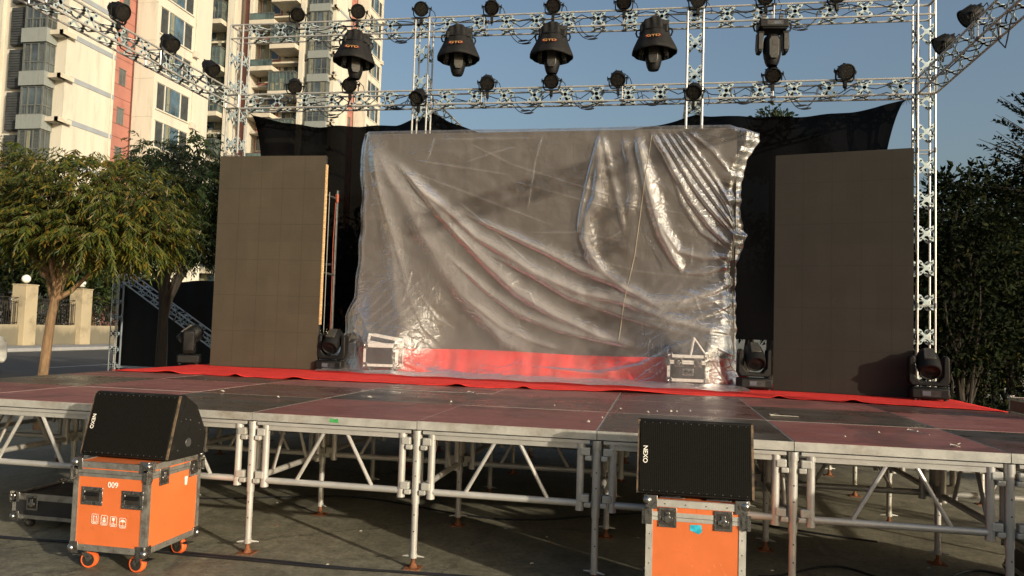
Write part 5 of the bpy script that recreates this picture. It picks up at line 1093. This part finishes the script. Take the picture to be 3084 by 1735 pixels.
def flight_case(name, label, w, d, zc, zs, zt_, bm, loc, rz=0, wm='wheel', group=None, casters=True, trim='casetrim', tw=.034, lid_open=False):
    t = thing(name, label, 'flight case', loc, rz, group); b = MB(); b.box(-w/2, w/2, -d/2, d/2, zc, zs-.002); b.build('body', M[bm], t, smooth=False)
    if not lid_open: b = MB(); b.box(-w/2, w/2, -d/2, d/2, zs+.002, zt_); b.build('lid', M[bm], t, smooth=False)
    tr_ = MB(); e = .004
    top_ = zt_ if not lid_open else zs
    for sx in (-1, 1):
        for sy in (-1, 1):
            tr_.box(sx*(w/2+e) if sx < 0 else w/2-tw, -w/2+tw if sx < 0 else w/2+e, -d/2-e if sy < 0 else d/2-.01, -d/2+.01 if sy < 0 else d/2+e, zc-e, top_+e)
            tr_.box(-w/2-e*.8 if sx < 0 else w/2-.01, -w/2+.01 if sx < 0 else w/2+e*.8, -d/2-e*.8 if sy < 0 else d/2-tw, -d/2+tw if sy < 0 else d/2+e*.8, zc-e*.8, top_+e*.8)
    for z0, z1, p in ((zc-e*1.2, zc+tw, 1.25), (top_-tw, top_+e*1.2, 1.25), (zs-.022, zs+.026, .8)):
        if z0 > top_-.02: continue
        for sy in (-1, 1): tr_.box(-w/2-e*p, w/2+e*p, -d/2-e*p if sy < 0 else d/2-.012, -d/2+.012 if sy < 0 else d/2+e*p, z0, z1)
        for sx in (-1, 1): tr_.box(-w/2-e*p*.93 if sx < 0 else w/2-.012, -w/2+.012 if sx < 0 else w/2+e*p*.93, -d/2+.012, d/2-.012, z0+.0005, z1-.0005)
    tr_.build('edge_trim', M[trim], t, smooth=False)
    g_ = MB()
    for s in (-1, 1): g_.box(-w/2, w/2, s*(d/2+e*.85)-.0006, s*(d/2+e*.85)+.0006, zs-.0012, zs+.0012); g_.box(s*(w/2+e*.85)-.0006, s*(w/2+e*.85)+.0006, -d/2, d/2, zs-.0012, zs+.0012)
    g_.build('lid_seam', M['iron'], t, smooth=False)
    for sx in (-1, 1):
        for sy in (-1, 1):
            for z, sz in ((zc+.004, -1), (top_-.004, 1)):
                b = MB(Tr(sx*(w/2-.002), sy*(d/2-.002), z)); b.lathe([(.001, -.026)]+[(.026*math.sin(a), -.026*math.cos(a)) for a in [R_(x) for x in range(20, 180, 20)]]+[(.001, .026)], 14)
                b.box(-.055 if sx > 0 else -.008, .008 if sx > 0 else .055, sy*.0085-.0035, sy*.0085+.0035, -.03 if sz < 0 else -.045, .045 if sz < 0 else .03)
                b.box(sx*.0085-.0035, sx*.0085+.0035, -.055 if sy > 0 else -.008, .008 if sy > 0 else .055, -.029 if sz < 0 else -.044, .044 if sz < 0 else .029); b.build('ball_corner', M['chrome'], t, bevel=.002)
            b = MB()
            if not lid_open: b.box(sx*(w/2)-.028, sx*(w/2)+.028, sy*(d/2+.0085)-.0015, sy*(d/2+.0085)+.0015, zs-.045, zs+.04); b.box(sx*(w/2+.008)-.0015, sx*(w/2+.008)+.0015, sy*(d/2)-.028, sy*(d/2)+.028, zs-.044, zs+.039)
            if b.v: b.box(sx*(w/2)-.02, sx*(w/2)+.02, sy*(d/2)-.02, sy*(d/2)+.02, zs-.03, zs+.03); b.build('corner_brace', M['chrome'], t, smooth=False)
    rv = MB()
    for x in np.linspace(-w/2+.1, w/2-.1, 4):
        for z in (zc+.017, top_-.017): rv.lathe([(.0045, 0), (.003, .0025)], 8, Tr(x, -d/2-.005, z) @ Rx(R_(90)))
    for y in np.linspace(-d/2+.1, d/2-.1, 4):
        for z in (zc+.017, top_-.017): rv.lathe([(.0045, 0), (.003, .0025)], 8, Tr(w/2+.005, y, z) @ Ry(R_(90)))
    for z in np.linspace(zc+.12, zs-.1, 4):
        for x in (-w/2+.017, w/2-.017): rv.lathe([(.004, 0), (.003, .0025)], 8, Tr(x, -d/2-.004, z) @ Rx(R_(90)))
    rv.build('rivet', M['chrome'], t)
    if casters:
        for sx in (-1, 1):
            for sy in (-1, 1): caster(t, sx*(w/2-.07), sy*(d/2-.07), zc-.004, M[wm], rz=R_(90)*(sx if sy < 0 else 1)+random.uniform(-.35, .35))
        b = MB(); b.box(-w/2+.01, w/2-.01, -d/2+.01, d/2-.01, zc-.012, zc-.0045); b.build('base_board', M['blackpanel'], t, smooth=False)
    return t
# left orange case
W1, D1 = .53, .57
for k_, (pp_, lab_) in enumerate((([(-3.9, 1.9), (-2.6, 1.4), (-1.2, 1.9), (.3, 1.5), (1.8, 2.2), (3.6, 1.7)], 'black cable snaking over the concrete under the middle of the stage'), ([(2.3, .5), (2.9, .9), (3.3, .55), (3.9, 1.1), (4.3, .8)], 'black cable lying on the concrete under the right end of the stage'))):
    b = MB(); V_ = [Vector((x, y, .009)) for x, y in pp_]; P_ = []
    for q in range(len(V_)-1):
        for s_ in range(8): t_ = s_/8; t_ = t_*t_*(3-2*t_); P_.append((V_[q].x+(V_[q+1].x-V_[q].x)*s_/8, V_[q].y+(V_[q+1].y-V_[q].y)*t_, .009))
    b.path(P_, .0085, 6); tag(b.build('floor_cable', M['cable']), lab_, 'cable', 'cables on the ground')
cA = flight_case('orange_flight_case', 'orange flight case numbered 009 on orange wheels at the left front of the stage', W1, D1, .135, .622, .69, 'orange', (-1.835, -.335, 0), group='orange flight cases')
F = face_mx('front', W1, D1); rhandle(cA, F, -.128, .478); rhandle(cA, F, .165, .47)
text('009', .05, M['white'], cA, F @ Tr(.02, -.0045, .555) @ FRONT, 'case_number')
def picto(t, F, x, z, kind):
    A = F @ Tr(x, -.0035, z); b = MB(A); w, h, e = .024, .032, .003
    b.box(-w, w, -.001, 0, h-e, h); b.box(-w, w, -.001, 0, -h, -h+e); b.box(-w, -w+e, -.001, 0, -h, h); b.box(w-e, w, -.001, 0, -h, h)
    b.box(-w+e, w-e, -.001, 0, -.018, -.0155); b.box(-w*.6, w*.6, -.001, 0, -.026, -.022)
    P = Matrix(((1,0,0,0),(0,0,-1,0),(0,1,0,0),(0,0,0,1)))
    if kind == 0:
        for s in (-.009, .009): b.box(s-.002, s+.002, -.001, 0, -.013, .014); b.prism([(s-.006, .012), (s+.006, .012), (s, .023)], 0, .001, P)
    elif kind == 1: b.box(-.01, .01, -.001, 0, -.012, .002); b.box(-.014, .014, -.001, 0, .008, .011); b.prism([(-.006, .012), (.006, .012), (.0, .024)], 0, .001, P); b.box(-.003, .003, -.001, 0, .002, .008)
    elif kind == 2: b.prism([(-.011, .024), (.011, .024), (.009, .008), (.002, .002), (-.002, .002), (-.009, .008)], 0, .001, P); b.box(-.0015, .0015, -.001, 0, -.01, .003); b.box(-.009, .009, -.001, 0, -.013, -.01)
    else: b.prism([(.017*math.cos(a), .006+.016*math.sin(a)) for a in [math.pi*k/10 for k in range(11)]], 0, .001, P); b.box(-.001, .0015, -.001, 0, -.012, .006); b.box(-.006, .0, -.001, 0, -.014, -.0115)
    b.build('handling_mark', M['white'], t, smooth=False)
for k, x in enumerate((-.097, -.03, .037, .104)): picto(cA, F, x, .335-.004*k, k)
F = face_mx('right', W1, D1); latch(cA, F, -.125, .6); latch(cA, F, .2, .6)
b = MB(F); b.add([(.11, -.0015, .5), (.135, -.0015, .497), (.14, -.0015, .555), (.105, -.0015, .556)], [(0,1,2,3)]); b.build('sticker', M['white'], cA, smooth=False)
# right orange case
cB = flight_case('orange_flight_case', 'orange flight case with turn latches and blue tape under the right speaker', .54, .56, .135, .6, .69, 'orange', (1.825, -.27, 0), group='orange flight cases', trim='alu')
F = face_mx('front', .54, .56); latch(cB, F, -.155, .598); latch(cB, F, .15, .598)
b = MB(F); b.add([(-.03, -.0015, .565), (.03, -.0015, .568), (.037, -.0015, .53), (.02, -.0015, .515), (-.005, -.0015, .525), (-.03, -.0015, .535)], [(0,5,4,3,2,1)][::1]); b.build('tape_scrap', M['tape'], cB, smooth=False)
text('fl2', .022, M['ledge'], cB, F @ Tr(.0, -.002, .548) @ FRONT, 'tape_note') if False else None
for s in (-1, 1):
    b = MB(Tr(s*.13, -.2, .694)); b.box(-.07, .07, -.03, .03, 0, .006); b.tube((-.05, 0, .01), (.05, 0, .01), .006, 6); b.build('top_handle', M['chrome'], cB, bevel=.002)
# flat black case under the deck
cC = flight_case('flat_black_case', 'low flat black case on small casters under the stage beside the 009 case', 1.1, .5, .085, .243, .25, 'blackpanel', (-2.68, .36, 0), wm='tyre', tw=.022)
F = face_mx('front', 1.1, .5); latch(cC, F, -.38, .2)
cD = flight_case('black_case', 'black case with aluminium edges at the bottom right corner under the stage', .7, .5, .12, .3, .38, 'blackpanel', (4.32, .6, 0), wm='tyre', tw=.03)
cE = flight_case('added_shade_case', 'tall black wheeled case added out of frame to the right of the stage front to shade the ground', 1.5, .6, .13, 1.0, 1.15, 'blackpanel', (4.85, -.95, 0), R_(20), wm='tyre')  # unseen case, added to throw shade under the right of the stage
cF = flight_case('shaded_orange_case', 'orange case with its shade painted into the colour, on the ground behind the right end of the stage', .6, .6, .135, .8, .99, 'shadedorange', (ony(2590, 1030, 5.2).x+.2, 5.2, 0))
# cases under the plastic
M['whitetrim'] = mat('bright_case_trim', (.8,.78,.72), .4, .2, .08, 20)
cG = flight_case('small_flight_case', 'pale edged case with its lid tipped open, under the left foot of the plastic sheet', .46, .34, .09, .37, .44, 'blackpanel', (pcx[0], 4.91, H+.012), R_(6), wm='tyre', trim='whitetrim' if 'whitetrim' in M else 'alu', tw=.03, lid_open=True)
b = MB(Tr(0, .17, .375) @ Rx(R_(0)) @ Tr(0, -.0, 0) @ Ry(R_(9))); w, d_ = .41, .012
for (x0_, x1_, z0_, z1_) in ((-.2, .2, .09, .12), (-.2, .2, 0, .03), (-.2, -.17, .03, .09), (.17, .2, .03, .09)): b.box(x0_, x1_, -.32, -.29, z0_, z1_)
b.box(-.2, -.17, -.29, 0, .09, .12); b.box(.17, .2, -.29, 0, .09, .12); b.box(-.2, .2, -.03, 0, .09, .12); b.build('open_lid', M['whitetrim'], cG, bevel=.003)
cH = flight_case('small_flight_case', 'small black case with silver edges standing under the right foot of the plastic sheet', .5, .3, .055, .29, .38, 'blackpanel', (pcx[1], 4.96, H+.012), 0, wm='tyre', trim='whitetrim', tw=.032)
F = face_mx('front', .5, .3); latch(cH, F, -.12, .29); latch(cH, F, .12, .29); rhandle(cH, F, 0, .17, .14, .09)
b = MB(Tr(.12, 0, .385)); b.add([(-.09, -.13, 0), (.1, -.13, 0), (-.05, -.13, .21), (-.09, .1, 0), (.1, .1, 0), (-.05, .1, .21)], [(0,1,2), (3,5,4), (0,3,4,1), (1,4,5,2), (2,5,3,0)]); w_ = b.build('tipped_lid', M['blackpanel'], cH, smooth=False)
b = MB(Tr(.12, 0, .385))
for y in (-.133, .103): b.tube((-.09, y, 0), (-.05, y, .21), .014, 6); b.tube((-.05, y, .21), (.1, y, 0), .012, 6)
b.tube((-.05, -.133, .21), (-.05, .103, .21), .014, 6); b.build('lid_trim', M['whitetrim'], w_)

# ------------------------------------------------------------------ wedge speakers
def wedge(label, loc, w=.66, rz=0):
    t = thing('wedge_speaker', label, 'speaker', loc, rz, 'wedge monitor speakers on the orange cases'); prof = [(0, .012), (.11, .42), (.15, .425), (.29, .345), (.41, .15), (.385, .0), (.02, .0)]
    X = Matrix(((0,0,1,0),(1,0,0,0),(0,1,0,0),(0,0,0,1))); b = MB(); b.prism(prof, -w/2, w/2, X); b.build('cabinet', M['blackwood'], t, bevel=.006)
    th = math.atan2(.11, .408); A = Tr(0, 0, .012) @ Rx(-th); L = math.hypot(.11, .408)
    b = MB(A); b.box(-w/2+.014, w/2-.014, -.012, -.002, .008, L-.008); g_ = b.build('grille', M['grille'], t, bevel=.004)
    b = MB(A)
    for s in (-1, 1): b = MB(A); b.box(s*(w/2-.006)-.0065, s*(w/2-.006)+.0065, -.0045, .004, 0, L); b.build('worn_edge', M['wornedge'], t, smooth=False)
    text('NEXO', .036, M['white'], g_, A @ Tr(-w/2+.045, -.0135, L*.52) @ Ry(R_(90)) @ FRONT, 'brand_lettering')
    b = MB(A)
    for x in np.linspace(-w/2+.04, w/2-.04, 14):
        for z in (.016, L-.016): b.lathe([(.0035, 0), (.002, .002)], 6, Tr(x, -.0122, z) @ Rx(R_(90)))
    b.build('grille_screw', M['darkmetal'], g_)
    b = MB(Tr(w/2, .21, .1) @ Ry(R_(90))); b.lathe([(.03, 0), (.028, .003), (.012, .003), (.012, .001), (.001, .001)], 20); b.build('pole_socket', M['darkmetal'], t)
    b = MB()
    for y, z in ((.12, .25), (.17, .26), (.22, .25), (.32, .22), (.34, .17), (.1, .06), (.33, .06)): b.lathe([(.005, 0), (.004, .002)], 8, Tr(w/2, y, z) @ Ry(R_(90)))
    b.build('side_screw', M['chrome'], t); return t
M['blackwood'] = mat('black_textured_cabinet', (.01,.0095,.0085), .65, 0, .3, 30, .5, 160, spec=.15, dirt=(.05,.045,.035), dirt_amt=.12, dscale=8)
wedge('black wedge speaker on the 009 orange case at the left', (-1.865, -.475, .698), .665, R_(-1.5))
wedge('black wedge speaker on the orange case at the right', (1.82, -.5, .702), .655)

# ------------------------------------------------------------------ floor cables and litter
for i, (off, lab) in enumerate(((0, 'rear one'), (-.035, 'front one'))):
    b = MB(); rn = random.Random(i+4); b.path([(x, -.12+off+.02*math.sin(x*2.3+i)+.01*math.sin(x*5+i)+.03*(x+3)*.35, .009) for x in np.linspace(-4.4, 1.5, 60)], .0085, 6); tag(b.build('floor_cable', M['cable']), 'black cable on the ground in front of the stage legs, %s of the pair' % lab, 'cable', 'cables on the ground')
lit = [((1180, 988), 'tie'), ((1135, 1012), 'chip'), ((1630, 1038), 'chip'), ((1652, 1037), 'chip'), ((1688, 1036), 'chip'), ((1703, 1037), 'chip'), ((1735, 1036), 'chip'), ((1800, 1043), 'chip'), ((1945, 1046), 'tie'), ((2290, 1085), 'tie'), ((2210, 1090), 'chip'), ((2410, 1125), 'tie'), ((2125, 1101), 'chip'), ((700, 1000), 'chip'), ((560, 985), 'chip'), ((930, 1000), 'chip'), ((1480, 1062), 'chip'), ((1515, 1052), 'chip'), ((1560, 1030), 'chip'), ((1395, 1022), 'chip')]
cnt = {'tie': 0, 'chip': 0}
for (px, py), k in lit:
    p = onz(px, py, H+.006); b = MB(); cnt[k] += 1
    if k == 'tie':
        a = random.uniform(0, 3); b.path([(.05*math.cos(q*.55)+.02*q*.2, .04*math.sin(q*.55), .004+.004*(q % 3)) for q in range(7)]+[(.12, -.02, .003), (.19, -.05, .003)], .0028, 5); o = b.build('cable_tie', M['litter']); tag(o, 'thin white cable tie lying on the deck, %s from the left' % ords[cnt[k]-1], 'cable tie', 'cut cable ties on the deck')
    else:
        s = random.uniform(.008, .02); b.add([(-s, -s*.6, 0), (s, -s*.4, .004), (s*.8, s*.7, .008), (-s*.7, s*.5, .003), (0, 0, .016)], [(0,1,4), (1,2,4), (2,3,4), (3,0,4), (3,2,1,0)]); o = b.build('paper_scrap', M['litter'], smooth=False); tag(o, 'small pale scrap on the deck, %s' % ('nearest the %s' % ['cable tie in the centre', 'right speaker, first of a row', 'right speaker, second of a row', 'right speaker, third of a row', 'right speaker, fourth of a row', 'right speaker, fifth of a row', 'right speaker, last of a row', 'right frame edge', 'cable tie at the right', 'left speaker', 'left edge of the carpet', 'glossy dark deck panel', 'seam left of the right speaker', 'middle seam', 'carpet in the centre', 'second red deck panel'][min(cnt[k]-1, 15)]), 'litter', 'paper scraps on the deck')
    o.location = p; o.rotation_euler = (0, 0, random.uniform(0, 6))
for i in range(16):
    x = random.uniform(-2.6, 3.6); y = random.uniform(-.35, 1.6); s = random.uniform(.008, .018); b = MB(); b.add([(-s, -s*.6, 0), (s, -s*.4, .002), (s*.8, s*.7, .004), (-s*.7, s*.5, .002), (0, 0, .008)], [(0,1,4), (1,2,4), (2,3,4), (3,0,4), (3,2,1,0)])
    o = b.build('ground_litter', M['litter'] if i % 3 else M['rust'], smooth=False); tag(o, 'tiny scrap of litter on the concrete below the stage front', 'litter', 'tiny scraps on the concrete'); o.location = (x, y, .001)

# ------------------------------------------------------------------ black banner frame far left, by the road
YF = 10.4; fb = thing('banner_frame', 'black banner stretched on a truss post and slanting truss brace, left behind the stage', 'banner frame', (ony(286, 925, YF).x, YF, 0))
ox = fb.location.x; lt = ony(286, 690, YF)
fm_ = bpy.data.objects.new('tmp', None)
def fmember(p0, p1, size, nm_, **k):
    o = member(fb, Vector(p0)-Vector(fb.location), Vector(p1)-Vector(fb.location), size, nm_, **k); return o
fmember((ox, YF, 0), (ox, YF, lt.z), .16, 'post', up=(0, 1, 0), pitch=.36, r=.012)
a = ony(322, 700, YF); e = ony(600, 905, YF-1.2); fmember(tuple(a), tuple(e), .2, 'brace', pitch=.5, r=.016)
c0 = ony(303, 705, YF+.1); c1 = ony(545, 700, YF+.1); zb = .35
b = MB(); loc = fb.location; nb_ = 30; V = []
for k in range(2):
    for i in range(nb_+1):
        u = i/nb_; V.append((c0.x+(c1.x-c0.x)*u-loc.x, .1+.02*math.sin(u*30), (c0.z if k else zb)+(.03*math.sin(u*9) if k else 0)))
b.add(V, [(i, i+1, nb_+2+i, nb_+1+i) for i in range(nb_)]); b.build('banner', M['blackcloth'], fb)
b = MB(); q = ony(305, 920, YF); b.box(ox+.12-loc.x, c1.x-loc.x, -.06, .06, q.z-.05, q.z); b.tube((ox+.14-loc.x, .0, 0), (ox+.14-loc.x, .0, lt.z-.1), .02, 8); b.build('rail', M['ledge'], fb)
bpy.data.objects.remove(fm_)
